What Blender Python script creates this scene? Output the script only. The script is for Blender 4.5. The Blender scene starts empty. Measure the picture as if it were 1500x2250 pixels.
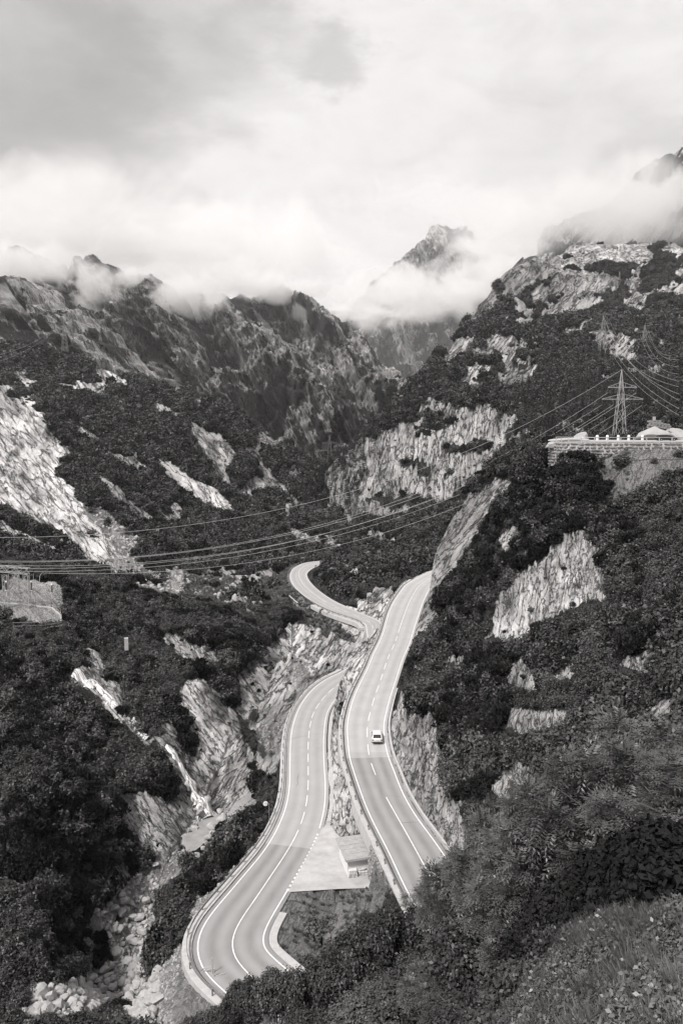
import bpy, bmesh, math, random
import numpy as np
from mathutils import Vector, Matrix

random.seed(7); RNG = np.random.default_rng(7)
S = bpy.context.scene
COL = S.collection

# ------------------------------------------------------------------ camera
TILT = math.radians(6.36); ST, CT = math.sin(TILT), math.cos(TILT)
cam_d = bpy.data.cameras.new('camera'); cam = bpy.data.objects.new('camera', cam_d); COL.objects.link(cam)
cam_d.sensor_fit = 'VERTICAL'; cam_d.sensor_height = 36.0; cam_d.lens = 28.0
cam_d.clip_start = 0.3; cam_d.clip_end = 30000
cam.location = (0, 0, 0); cam.rotation_euler = (math.radians(90)-TILT, 0, 0)
S.camera = cam

# ------------------------------------------------------------------ light
SUN_EL, SUN_AZ = math.radians(52), math.radians(-140)     # azimuth from +Y, clockwise
S.view_settings.view_transform = 'Standard'; S.view_settings.look = 'None'
S.view_settings.exposure = 1.10; S.view_settings.gamma = 1.0
S.view_settings.use_curve_mapping = False
sd = bpy.data.lights.new('sun', 'SUN'); sd.energy = 2.5; sd.angle = math.radians(8); sd.color = (1, .985, .96)
sun = bpy.data.objects.new('sun', sd); COL.objects.link(sun)
sdir = Vector((math.sin(SUN_AZ)*math.cos(SUN_EL), math.cos(SUN_AZ)*math.cos(SUN_EL), math.sin(SUN_EL)))
sun.rotation_euler = (-sdir).to_track_quat('-Z', 'Y').to_euler()
sun.location = sdir*300

class NT:
    """small helper to write node trees"""
    def __init__(s, tree): s.t = tree; s.n = tree.nodes; s.l = tree.links
    def node(s, typ, **kw):
        n = s.n.new(typ)
        for k, v in kw.items():
            if k == 'inp':
                for a, b in v.items():
                    if hasattr(b, 'is_output') : s.l.new(b, n.inputs[a])
                    else: n.inputs[a].default_value = b
            else: setattr(n, k, v)
        return n
    def math(s, op, a, b=0.0, c=0.0, clamp=False):
        n = s.node('ShaderNodeMath', operation=op, use_clamp=clamp)
        for i, x in enumerate((a, b, c)):
            if hasattr(x, 'is_output'): s.l.new(x, n.inputs[i])
            else: n.inputs[i].default_value = x
        return n.outputs[0]
    def ramp(s, fac, pts, interp='LINEAR'):
        n = s.n.new('ShaderNodeValToRGB'); s.l.new(fac, n.inputs[0]); cr = n.color_ramp; cr.interpolation = interp
        while len(cr.elements) < len(pts): cr.elements.new(0.5)
        for e, (p, v) in zip(cr.elements, pts):
            e.position = p; e.color = (v, v, v, 1)
        return n.outputs[0]
    def noise(s, vec, scale, detail=4, rough=.55, dist=0.0):
        n = s.node('ShaderNodeTexNoise', inp={'Scale': scale, 'Detail': detail, 'Roughness': rough, 'Distortion': dist})
        s.l.new(vec, n.inputs['Vector']); return n.outputs['Fac']
    def mixf(s, f, a, b):
        n = s.n.new('ShaderNodeMix'); n.data_type = 'FLOAT'
        for k, x in ((0, f), (2, a), (3, b)):
            if hasattr(x, 'is_output'): s.l.new(x, n.inputs[k])
            else: n.inputs[k].default_value = x
        return n.outputs[0]
    def scale(s, vec, sc, rot=(0, 0, 0)):
        n = s.node('ShaderNodeMapping'); s.l.new(vec, n.inputs[0]); n.inputs['Scale'].default_value = sc
        n.inputs['Rotation'].default_value = rot; return n.outputs[0]
    def warm(s, val):
        """a grey value turned into the faintly warm grey of the whole place"""
        n = s.node('ShaderNodeCombineColor')
        s.l.new(val, n.inputs[0]); s.l.new(s.math('MULTIPLY', val, .975), n.inputs[1]); s.l.new(s.math('MULTIPLY', val, .972), n.inputs[2])
        return n.outputs[0]

def pix_dir(u, v):
    yd = (1125.0-v)/1750.0
    d = Vector(((u-750.0)/1750.0, CT+yd*ST, -ST+yd*CT)); return d
world = bpy.data.worlds.new('World'); S.world = world; world.use_nodes = True
w = NT(world.node_tree); w.n.clear()
out = w.node('ShaderNodeOutputWorld')
sky = w.node('ShaderNodeTexSky', sky_type='NISHITA', sun_disc=False, sun_elevation=SUN_EL, sun_rotation=SUN_AZ)
tc = w.node('ShaderNodeTexCoord').outputs['Generated']
bw = w.node('ShaderNodeRGBToBW'); w.l.new(sky.outputs[0], bw.inputs[0])
skyv = w.math('MULTIPLY', bw.outputs[0], .07)
# broken cloud deck: flattened noise over the direction of view
flat = w.scale(tc, (1, 1, 2.2))
warp = w.noise(flat, 2.0, 3)
big = w.noise(flat, 1.7, 8, .55, .4)
det = w.noise(flat, 5.5, 9, .6, .6)
fine = w.noise(flat, 11.0, 10, .62, .9)
cl = w.math('ADD', w.math('MULTIPLY', big, .38), w.math('ADD', w.math('MULTIPLY', det, .36), w.math('MULTIPLY', fine, .26)))
def spot(u, v, r0, r1):
    d = pix_dir(u, v).normalized()
    vm = w.node('ShaderNodeVectorMath', operation='DOT_PRODUCT'); nrm = w.node('ShaderNodeVectorMath', operation='NORMALIZE')
    # the cloud edge is broken up by noise
    add = w.node('ShaderNodeVectorMath', operation='MULTIPLY_ADD')
    ns = w.node('ShaderNodeTexNoise', inp={'Scale': 7.0, 'Detail': 8.0, 'Roughness': .6}); w.l.new(flat, ns.inputs['Vector'])
    sub = w.node('ShaderNodeVectorMath', operation='SUBTRACT'); w.l.new(ns.outputs['Color'], sub.inputs[0]); sub.inputs[1].default_value = (.5, .5, .5)
    w.l.new(sub.outputs[0], add.inputs[0]); add.inputs[1].default_value = (.26, .26, .26); w.l.new(tc, add.inputs[2])
    w.l.new(add.outputs[0], nrm.inputs[0]); w.l.new(nrm.outputs[0], vm.inputs[0]); vm.inputs[1].default_value = d
    mr = w.node('ShaderNodeMapRange', interpolation_type='SMOOTHSTEP', inp={'From Min': math.cos(r1), 'From Max': math.cos(r0)})
    w.l.new(vm.outputs['Value'], mr.inputs[0]); return mr.outputs[0]
cloud = w.ramp(cl, [(.34, .27), (.44, .35), (.52, .40), (.62, .44)])
SPOTS = [(-40, 20, .05, .25, .34), (360, -60, .0, .17, .30), (140, 150, .02, .13, .20), (30, 400, .0, .13, .22), (330, 300, .0, .11, .22),
         (740, 118, .0, .055, .30), (540, 180, .0, .09, .20), (250, 450, .0, .13, .16), (1300, 480, .0, .18, .12), (1480, 420, 0, .1, .2)]
for (u, v, r0, r1, k) in SPOTS:
    cloud = w.math('MULTIPLY', cloud, w.math('SUBTRACT', 1.0, w.math('MULTIPLY', spot(u, v, r0, r1), k)))
cover = w.ramp(w.noise(flat, 1.1, 5), [(.25, .80), (.45, 1.0)])
val = w.mixf(cover, skyv, cloud)
bg = w.node('ShaderNodeBackground'); w.l.new(w.warm(val), bg.inputs[0]); bg.inputs[1].default_value = 1.0
w.l.new(bg.outputs[0], out.inputs[0])

cy = S.cycles
cy.use_denoising = True
try: cy.denoiser = 'OPENIMAGEDENOISE'
except Exception: pass
cy.max_bounces = 4; cy.diffuse_bounces = 2; cy.glossy_bounces = 2; cy.transparent_max_bounces = 12; cy.transmission_bounces = 2
cy.volume_bounces = 3; cy.use_adaptive_sampling = True; cy.adaptive_threshold = 0.02

# ------------------------------------------------------------------ numpy noise
def _h(ix, iy, iz, seed):
    h = (ix.astype(np.int64)*374761393 + iy.astype(np.int64)*668265263 + iz.astype(np.int64)*2147483647 + seed*1274126177) & 0xffffffff
    h = ((h ^ (h >> 13))*1274126177) & 0xffffffff
    h = ((h ^ (h >> 16))*2246822519) & 0xffffffff
    return ((h ^ (h >> 15)) & 0xffffff).astype(np.float32)/16777215.0
def vnoise(x, y, z, seed=0):
    x = np.asarray(x, dtype=np.float64); y = np.asarray(y, dtype=np.float64)+0*x; z = np.asarray(z, dtype=np.float64)+0*x
    ix, iy, iz = np.floor(x), np.floor(y), np.floor(z); fx, fy, fz = x-ix, y-iy, z-iz
    fx = fx*fx*(3-2*fx); fy = fy*fy*(3-2*fy); fz = fz*fz*(3-2*fz)
    r = 0
    for dx in (0, 1):
        for dy in (0, 1):
            for dz in (0, 1):
                r = r+_h(ix+dx, iy+dy, iz+dz, seed)*(fx if dx else 1-fx)*(fy if dy else 1-fy)*(fz if dz else 1-fz)
    return r*2-1
def fbm(x, y, z, oc=4, seed=0, gain=.5):
    a, r, f = 1.0, 0, 1.0
    for i in range(oc): r = r+a*vnoise(x*f, y*f, z*f, seed+i*17); a *= gain; f *= 2.03
    return r
def cell(x, y, z, seed=0):
    """cellular noise: F2-F1 (small at block edges) and the id value of the nearest cell"""
    ix, iy, iz = np.floor(x), np.floor(y), np.floor(z)
    f1 = np.full(np.shape(x), 9.0); f2 = f1.copy(); idv = np.zeros(np.shape(x))
    for dx in (-1, 0, 1):
        for dy in (-1, 0, 1):
            for dz in (-1, 0, 1):
                cx, cy_, cz = ix+dx, iy+dy, iz+dz
                px = cx+_h(cx, cy_, cz, seed); py = cy_+_h(cx, cy_, cz, seed+1); pz = cz+_h(cx, cy_, cz, seed+2)
                d = np.sqrt((px-x)**2+(py-y)**2+(pz-z)**2)
                n = d < f1
                f2 = np.where(n, f1, np.minimum(f2, d)); idv = np.where(n, _h(cx, cy_, cz, seed+3), idv); f1 = np.where(n, d, f1)
    return f2-f1, idv
def sstep(a, b, x):
    t = np.clip((x-a)/(b-a), 0, 1); return t*t*(3-2*t)

# ------------------------------------------------------------------ pixel -> place
def PZ(u, v, z):
    d = pix_dir(u, v); return d*(z/d.z)
def PY(u, v, Y):
    d = pix_dir(u, v); return d*(Y/d.y)
def to_pix(x, y, z):
    f = y*CT-z*ST; up = y*ST+z*CT
    return 750+1750*x/f, 1125-1750*up/f

# ------------------------------------------------------------------ object helpers
def tag(o, label=None, cat=None, group=None, kind=None):
    if label: o['label'] = label
    if cat: o['category'] = cat
    if group: o['group'] = group
    if kind: o['kind'] = kind
    return o
def link(name, me, mat=None, parent=None, loc=None):
    o = bpy.data.objects.new(name, me); COL.objects.link(o)
    if mat is not None and me is not None:
        if not me.materials: me.materials.append(mat)
    if parent is not None: o.parent = parent
    if loc is not None: o.location = loc
    return o
def empty(name, loc=(0, 0, 0), rz=0.0):
    o = bpy.data.objects.new(name, None); COL.objects.link(o); o.location = loc; o.rotation_euler = (0, 0, rz)
    o.empty_display_size = .2; return o
def copy_tree(o, parent=None):
    c = o.copy(); COL.objects.link(c); c.parent = parent
    for ch in o.children: copy_tree(ch, c)
    return c
def mesh_np(name, verts, faces, attrs=None, smooth=True, uv=None):
    """faces: (n,k) int array, all of one size"""
    me = bpy.data.meshes.new(name); verts = np.asarray(verts, dtype=np.float32); faces = np.asarray(faces, dtype=np.int32)
    n, k = faces.shape
    me.vertices.add(len(verts)); me.vertices.foreach_set('co', verts.ravel())
    me.loops.add(n*k); me.loops.foreach_set('vertex_index', faces.ravel())
    me.polygons.add(n); me.polygons.foreach_set('loop_start', np.arange(0, n*k, k, dtype=np.int32))
    me.polygons.foreach_set('loop_total', np.full(n, k, dtype=np.int32))
    if smooth: me.polygons.foreach_set('use_smooth', np.ones(n, dtype=bool))
    for kname, (typ, arr) in (attrs or {}).items():
        a = me.attributes.new(kname, typ, 'POINT')
        a.data.foreach_set('vector' if typ == 'FLOAT_VECTOR' else 'value', np.asarray(arr, dtype=np.float32).ravel())
    me.update(calc_edges=True); return me
class MB:
    """collects boxes, bars, tubes and sheets into one mesh"""
    def __init__(s): s.v = []; s.f = []
    def add(s, vs, fs):
        b = len(s.v); s.v += [tuple(x) for x in vs]; s.f += [tuple(b+i for i in f) for f in fs]; return s
    def box(s, c, size, rz=0.0, M=None):
        hx, hy, hz = size[0]/2, size[1]/2, size[2]/2
        R = Matrix.Rotation(rz, 3, 'Z') if M is None else M
        vs = [Vector(c)+R @ Vector((a*hx, b*hy, d*hz)) for a in (-1, 1) for b in (-1, 1) for d in (-1, 1)]
        return s.add(vs, [(0, 1, 3, 2), (4, 6, 7, 5), (0, 4, 5, 1), (2, 3, 7, 6), (0, 2, 6, 4), (1, 5, 7, 3)])
    def bar(s, a, b, w=.1, h=None, n=4):
        a, b = Vector(a), Vector(b); d = (b-a)
        if d.length < 1e-6: return s
        d.normalize(); up = Vector((0, 0, 1)) if abs(d.z) < .95 else Vector((0, 1, 0))
        x = d.cross(up).normalized(); y = x.cross(d); h = h or w
        if n == 4: ring = [(-.5, -.5), (.5, -.5), (.5, .5), (-.5, .5)]
        else: ring = [(math.cos(2*math.pi*i/n)*.5, math.sin(2*math.pi*i/n)*.5) for i in range(n)]
        vs = [a+x*(p*w)+y*(q*h) for p, q in ring]+[b+x*(p*w)+y*(q*h) for p, q in ring]
        fs = [(i, (i+1) % n, n+(i+1) % n, n+i) for i in range(n)]+[tuple(range(n))[::-1], tuple(range(n, 2*n))]
        return s.add(vs, fs)
    def tube(s, pts, r, n=5, r2=None):
        pts = [Vector(p) for p in pts]; m = len(pts); vs = []
        for i, p in enumerate(pts):
            d = (pts[min(i+1, m-1)]-pts[max(i-1, 0)]).normalized()
            up = Vector((0, 0, 1)) if abs(d.z) < .9 else Vector((1, 0, 0))
            x = d.cross(up).normalized(); y = x.cross(d); rr = r if r2 is None else r+(r2-r)*i/(m-1)
            vs += [p+x*math.cos(2*math.pi*k/n)*rr+y*math.sin(2*math.pi*k/n)*rr for k in range(n)]
        fs = [(i*n+k, i*n+(k+1) % n, (i+1)*n+(k+1) % n, (i+1)*n+k) for i in range(m-1) for k in range(n)]
        fs += [tuple(range(n))[::-1], tuple(range((m-1)*n, m*n))]
        return s.add(vs, fs)
    def lathe(s, prof, c=(0, 0, 0), n=12):
        vs = [(c[0]+r*math.cos(2*math.pi*k/n), c[1]+r*math.sin(2*math.pi*k/n), c[2]+z) for r, z in prof for k in range(n)]
        m = len(prof)
        fs = [(i*n+k, i*n+(k+1) % n, (i+1)*n+(k+1) % n, (i+1)*n+k) for i in range(m-1) for k in range(n)]
        fs += [tuple(range(n))[::-1], tuple(range((m-1)*n, m*n))]
        return s.add(vs, fs)
    def build(s, name, mat=None, parent=None, smooth=False, loc=None):
        me = bpy.data.meshes.new(name); me.from_pydata(s.v, [], s.f); me.validate(); me.update()
        if smooth: me.polygons.foreach_set('use_smooth', np.ones(len(me.polygons), dtype=bool))
        return link(name, me, mat, parent, loc)

# ------------------------------------------------------------------ simple materials
def plain(name, val, rough=.8, metal=0.0, var=.15, nscale=3.0, bump=0.0, tint=None, spec=.3):
    m = bpy.data.materials.new(name); m.use_nodes = True; t = NT(m.node_tree); b = m.node_tree.nodes['Principled BSDF']
    g = t.node('ShaderNodeNewGeometry').outputs['Position']
    n = t.noise(g, nscale, 5, .6)
    v = t.math('MULTIPLY', t.mixf(n, 1-var*1.6, 1+var*1.6), val)
    t.l.new(t.warm(v), b.inputs['Base Color']); b.inputs['Roughness'].default_value = rough; b.inputs['Metallic'].default_value = metal
    b.inputs['Specular IOR Level'].default_value = spec
    if bump:
        bn = t.node('ShaderNodeBump', inp={'Strength': bump, 'Distance': .03}); t.l.new(t.noise(g, nscale*6, 5, .65), bn.inputs['Height'])
        t.l.new(bn.outputs[0], b.inputs['Normal'])
    return m
M = {}
M['steel'] = plain('galvanised_steel', .30, .45, .6, .15, 2.0)
M['lattice'] = plain('lattice_steel', .32, .6, .0, .1, 1.0)
M['dark_lattice'] = plain('dark_lattice_steel', .20, .6, .0, .1, 1.0)
M['concrete'] = plain('concrete', .40, .9, 0, .22, 1.2, .3)
M['kerb'] = plain('kerb_concrete', .38, .9, 0, .2, 1.5, .2)
M['white'] = plain('road_paint', .66, .7, 0, .30, 3.0, spec=.2)
M['wood'] = plain('weathered_wood', .36, .85, 0, .2, 2.5, .3)
M['lightwood'] = plain('pale_wood', .55, .85, 0, .2, 2.5, .2)
M['doorway_shade'] = plain('painted_doorway_shade', .03, .9)  # shade inside the shed, painted as near-black
M['roof'] = plain('bitumen_roof', .30, .9, 0, .28, 1.8, .6)
M['bark'] = plain('bark', .10, .95, 0, .3, 6.0, .5)
M['porcelain'] = plain('porcelain', .05, .3)
M['wire'] = plain('wire', .42, .5, .3)
M['boulder'] = plain('boulder_granite', .31, .92, 0, .36, 1.4, .5)
M['wallstone'] = plain('wall_granite', .20, .92, 0, .35, 2.0, .5)
# ================================================================== THE ROAD (one line: far valley - hairpin - towards the camera and back)
def zl(v):   # level of the lower run, near part
    return np.interp(v, [1470, 1500, 1600, 1700, 1800, 1930, 2050, 2150], [-62, -61.5, -60, -59, -58.2, -57.2, -56.3, -56])
def zf(v):   # lower run, far part
    return np.interp(v, [1237, 1268, 1300, 1367], [-68, -66, -65, -63.5])
def zu(v):   # upper run
    return np.interp(v, [1270, 1300, 1400, 1600, 1930], [-49.7, -50, -51, -52, -52.9])
def rowz(pts, zf_): return [tuple(PZ(u, v, float(zf_(v)))) for u, v in pts]
upc = [(925, 1283), (913, 1297), (897, 1327), (880, 1373), (867, 1413), (853, 1443), (835, 1497), (822, 1533), (812, 1570), (806, 1600), (810, 1660), (820, 1690), (832, 1720), (848, 1752), (877, 1803), (913, 1867), (947, 1930)]
loc_ = [(554, 2144), (532, 2132), (516, 2112), (505, 2086), (505, 2070), (512, 2048), (528, 2022), (542, 2000), (553, 1987), (593, 1927), (623, 1883), (650, 1837), (660, 1813), (672, 1773), (677, 1727), (677, 1700), (677, 1633), (680, 1600), (687, 1570), (700, 1547), (723, 1520), (753, 1497)]
farc = [(813, 1367), (770, 1349), (745, 1338), (717, 1324), (689, 1305), (668, 1286), (657, 1268), (658, 1254), (670, 1244), (696, 1237)]
def resample(pts, step):
    P = np.array([tuple(p) for p in pts], dtype=float)
    # catmull-rom through the points, then even steps
    Q = np.vstack([2*P[0]-P[1], P, 2*P[-1]-P[-2]]); out_ = []
    for i in range(1, len(Q)-2):
        p0, p1, p2, p3 = Q[i-1], Q[i], Q[i+1], Q[i+2]
        for k in range(12):
            t = k/12.0
            out_.append(.5*((2*p1)+(-p0+p2)*t+(2*p0-5*p1+4*p2-p3)*t*t+(-p0+3*p1-3*p2+p3)*t**3))
    out_.append(Q[-2]); O = np.array(out_)
    s = np.concatenate([[0], np.cumsum(np.linalg.norm(np.diff(O, axis=0), axis=1))])
    ss = np.arange(0, s[-1], step)
    return np.stack([np.interp(ss, s, O[:, i]) for i in range(O.shape[1])], axis=1)
def smooth(A, n):
    for _ in range(n):
        B = A.copy(); B[1:-1] = (A[:-2]+2*A[1:-1]+A[2:])/4; A = B
    return A
ctl = [(75, 287, -48.2), (60, 281, -48.5), (45, 273, -49), (33, 260, -49.3)] + rowz(upc, zu) + \
      [(12.2, 81, -53.3), (12.3, 75, -53.8), (10, 69.5, -54.3), (5, 66, -54.8), (-1, 67.2, -55.3), (-5.8, 71, -55.7)] + rowz(loc_, zl) + \
      [(4.0, 195, -62.1), (7.3, 206, -62.4), (9.4, 218, -62.7), (10.0, 230, -63), (9.7, 240, -63.3)] + rowz(farc, zf) + [(4, 390, -68.3), (30, 398, -68.6), (70, 404, -69)]
ROAD = smooth(resample(ctl, 1.0), 10); NR = len(ROAD)
_t = np.gradient(ROAD, axis=0); _t[:, 2] = 0; _t /= np.linalg.norm(_t, axis=1)[:, None]
RT = _t; RN = np.stack([_t[:, 1], -_t[:, 0], 0*_t[:, 0]], axis=1)     # right hand of travel (travel = from upper far end down to lower far end)
RS = np.arange(NR)*1.0
def station(p):
    return int(np.argmin((ROAD[:, 0]-p[0])**2+(ROAD[:, 1]-p[1])**2+9*(ROAD[:, 2]-p[2])**2))
def upst(u, v): return station(PZ(u, v, float(zu(v))))
def lost(u, v): return station(PZ(u, v, float(zl(v))))
def fast(u, v): return station(PZ(u, v, float(zf(v))))
# travelling towards the camera on the upper run, its right hand is the picture's left
def edge_off(pts, zfn):
    """signed offsets of an edge line measured along the right hand of travel"""
    r = []
    for u, v in pts:
        p = PZ(u, v, float(zfn(v))); i = station(p)
        r.append((i, (p.x-ROAD[i, 0])*RN[i, 0]+(p.y-ROAD[i, 1])*RN[i, 1]))
    return r
uL = [(888, 1947), (857, 1877), (813, 1797), (790, 1730), (778, 1697), (765, 1633), (763, 1593), (770, 1553), (790, 1502), (810, 1464), (830, 1417), (843, 1387), (853, 1349), (864, 1324), (878, 1303), (896, 1282)]
uR = [(993, 1907), (967, 1863), (913, 1797), (877, 1727), (867, 1693), (847, 1640), (843, 1600), (845, 1577), (853, 1547), (862, 1515), (903, 1403), (913, 1368), (921, 1345)]
lL = [(494, 2172), (466, 2150), (450, 2136), (438, 2116), (432, 2096), (431, 2076), (437, 2054), (448, 2032), (472, 2000), (500, 1967), (533, 1927), (577, 1877), (600, 1837), (617, 1803), (632, 1757), (637, 1700), (637, 1667), (642, 1600), (652, 1570), (667, 1540), (693, 1510), (720, 1490), (758, 1472)]
lR = [(622, 2124), (600, 2110), (586, 2090), (580, 2072), (581, 2052), (588, 2030), (604, 2000), (630, 1957), (657, 1913), (687, 1857), (703, 1813), (713, 1767), (713, 1700), (711, 1667), (712, 1610), (717, 1573), (728, 1547), (747, 1525)]
fL = [(805, 1376), (731, 1345), (682, 1319), (651, 1293), (638, 1270), (641, 1256), (658, 1242), (696, 1233)]
fR = [(824, 1361), (763, 1335), (721, 1314), (693, 1293), (675, 1272), (672, 1261), (682, 1251), (696, 1244)]
def prof(lists, sign, default):
    d = sorted((i, sign*o) for l, zfn in lists for i, o in edge_off(l, zfn))
    d = [(i, o) for i, o in d if 1.8 < o < 6.5]
    a = np.interp(RS, [x[0] for x in d], [x[1] for x in d]); a = smooth(a, 25); return a
# 'outer' side: picture-left for both runs
iH = station((5, 66, -54.8))
HWR = prof([(uL, zu), (lR, zl), (fR, zf)], 1, 3.1)      # on the right hand of travel
HWL = prof([(uR, zu), (lL, zl), (fL, zf)], -1, 3.1)
EDGE = .55                                              # asphalt beyond the white line
# lot beside the lower run, level with it
i0, i1 = lost(650, 1813), lost(600, 1965)
def road_z_near(y, lo=min(i0, i1)-12, hi=max(i0, i1)+12):
    seg = ROAD[lo:hi]; o = np.argsort(seg[:, 1]); return np.interp(y, seg[o, 1], seg[o, 2])
LOTPIX = [(706, 1822), (722, 1806), (745, 1836), (800, 1840), (838, 1880), (868, 1946), (850, 1950), (745, 1953), (632, 1960)]
LOT = [tuple(PZ(u, v, float(zl(v))))[:2] for u, v in LOTPIX]

def in_poly(x, y, poly):
    x = np.asarray(x); y = np.asarray(y); r = np.zeros(x.shape, dtype=bool); n = len(poly); j = n-1
    for i in range(n):
        xi, yi = poly[i]; xj, yj = poly[j]
        c = ((yi > y) != (yj > y)) & (x < (xj-xi)*(y-yi)/((yj-yi) or 1e-9)+xi)
        r ^= c; j = i
    return r

# ================================================================== THE LAND: one surface from the camera's slope to 1.7 km
def cz(u, v, z): p = PZ(u, v, z); return (p.x, p.y, p.z)
def cyy(u, v, Y): p = PY(u, v, Y); return (p.x, p.y, p.z)
C3 = []
# gorge bottom
C3 += [cz(*a) for a in [(440, 1830, -74), (400, 1870, -75.5), (330, 1960, -78), (270, 2040, -80), (300, 2115, -82.5), (220, 2165, -83), (90, 2210, -85),
     (500, 1775, -73.5), (560, 1725, -73), (600, 1640, -71.5), (615, 1590, -71), (640, 1500, -70), (600, 1400, -68.5), (560, 1330, -67.5), (560, 1275, -69), (640, 1205, -72)]]
# right bank of the gorge, below the roads
C3 += [cz(*a) for a in [(560, 1840, -61.5), (500, 1900, -64), (430, 1955, -68), (380, 2040, -70), (580, 1790, -64), (600, 1700, -65), (622, 1620, -63.5),
     (350, 2180, -67), (425, 2150, -61), (300, 2225, -74), (400, 2240, -63), (470, 2235, -58), (700, 1440, -65), (650, 1400, -65.5), (640, 1350, -64.7), (720, 1480, -64),
     (620, 1310, -67), (600, 1260, -70), (580, 1410, -67)]]
# left bank, waterfall, slab spur
C3 += [cyy(*a) for a in [(150, 1490, 172), (260, 1580, 160), (330, 1635, 154), (375, 1668, 150), (455, 1780, 143.5), (440, 1495, 166), (410, 1540, 162), (480, 1630, 158),
     (545, 1738, 153), (530, 1640, 160), (430, 1700, 153), (460, 1740, 149), (560, 1500, 196), (630, 1455, 198), (680, 1465, 199), (600, 1590, 181), (560, 1560, 186), (500, 1560, 175), (520, 1450, 200),
     (100, 1600, 150), (20, 1500, 170), (200, 1700, 141), (20, 1700, 130), (300, 1775, 139), (350, 1750, 141), (395, 1850, 134), (200, 1850, 122), (50, 1850, 115),
     (230, 1975, 119), (100, 2000, 108), (20, 2000, 103), (150, 2120, 108), (30, 2120, 104), (0, 2245, 104), (250, 1480, 180), (330, 1540, 168), (300, 1880, 130),
     (500, 1350, 250), (300, 1300, 270), (450, 1450, 192), (300, 1440, 196), (200, 1400, 205), (150, 1330, 222), (400, 1390, 218), (60, 1250, 290), (560, 1420, 215), (200, 1260, 300)]]
C3 += [cz(60, 1375, -48.3), cz(130, 1370, -48.3), cz(10, 1375, -48.3), cz(60, 1300, -48), cz(130, 1300, -48), cz(10, 1300, -48)]
C3 += [cz(60, 1430, -52), cz(150, 1400, -52.5)]
# bank between lot and camera, under the hairpin
C3 += [cz(*a) for a in [(700, 2000, -57.2), (800, 1990, -56.9), (650, 2080, -56.6), (905, 1975, -53.6), (760, 2060, -56.4), (860, 2010, -55.4), (720, 1965, -57.3), (820, 1962, -57.0), (560, 2180, -56), (980, 1990, -51.5)]]
# right flank
C3 += [cyy(*a) for a in [(945, 1590, 123), (1000, 1700, 110), (985, 1800, 97), (1010, 1855, 89), (1110, 1720, 92), (1160, 1560, 106), (1200, 1350, 125), (1300, 1250, 131), (1100, 1380, 142),
     (1000, 1450, 147), (945, 1400, 167), (1000, 1250, 203), (935, 1335, 207), (945, 1222, 226), (985, 1145, 221), (1020, 1098, 217), (1080, 1050, 213), (1140, 1015, 207), (1050, 1170, 206), (1100, 1110, 203), (1180, 990, 198), (1200, 1200, 160), (1150, 1130, 185), (1300, 1080, 162),
     (1350, 1130, 150), (1480, 1200, 125), (1450, 1350, 105), (1350, 1450, 100), (1250, 1650, 86), (1400, 1600, 78), (1480, 1500, 82), (1300, 1800, 66), (1470, 1750, 56), (1150, 1950, 62),
     (1050, 2050, 62), (900, 2110, 66), (750, 2200, 64), (600, 2245, 66), (1150, 1850, 74), (1080, 1920, 76), (1300, 2000, 38), (1230, 2120, 25), (1450, 2000, 20), (1300, 2250, 17), (1490, 2250, 13), (1120, 2250, 26), (1460, 1900, 34), (1000, 2230, 45)]]
C3 += [(45, 165, -4.2), (55, 165, -3.7), (70, 165, -3.6), (84, 168, -3.4), (50, 178, -4.6), (62, 185, -4), (80, 185, -3.4), (72, 178, -3.5), (100, 170, -3)]
C3 += [(38.5, 160, -10), (39.5, 168, -10), (42, 153, -10)]
C3 += [cyy(1230, 1030, 160), cyy(1300, 1025, 157), cyy(1400, 1010, 156), cyy(1480, 1010, 152)]
C3 += [(0, 8.5, -13), (9, 8.5, -10), (-8, 9, -17), (-30, 15, -34), (-70, 35, -72), (40, 20, -6), (70, 60, -4), (100, 120, 2), (-125, 210, -30), (-90, 110, -62), (-130, 130, -45), (20, 40, -32), (0, 40, -40), (-20, 50, -52)]
C3 += [(60, 225, -26), (90, 220, -20), (30, 300, -62), (62, 300, -48), (110, 300, -35), (45, 245, -42), (36, 252, -46)]
# valley beyond
C3 += [cyy(*a) for a in [(850, 1200, 440), (900, 1150, 520), (750, 1290, 300), (850, 1300, 267), (862, 1330, 252), (785, 1272, 325), (820, 1240, 370), (900, 1225, 330), (760, 1200, 440), (720, 1225, 415), (800, 1150, 540), (740, 1120, 640)]]
# left hill
C3 += [cyy(*a) for a in [(100, 1050, 450), (10, 900, 560), (10, 1100, 400), (300, 1100, 470), (500, 1150, 480), (600, 1200, 430), (230, 1235, 330), (350, 1240, 345), (480, 1250, 360), (450, 1000, 600), (300, 900, 720), (150, 830, 800),
     (10, 772, 900), (100, 780, 880), (200, 808, 860), (300, 840, 840), (400, 868, 820), (500, 905, 800), (560, 935, 780), (645, 1005, 730), (700, 1070, 680), (600, 1100, 560), (680, 1150, 500), (20, 1230, 320)]]
C3 += [(x*1.22, y*1.25, z-110) for x, y, z in [cyy(u, v, Y) for u, v, Y in [(10, 772, 900), (200, 808, 860), (400, 868, 820), (560, 935, 780), (645, 1005, 730)]]]
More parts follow.
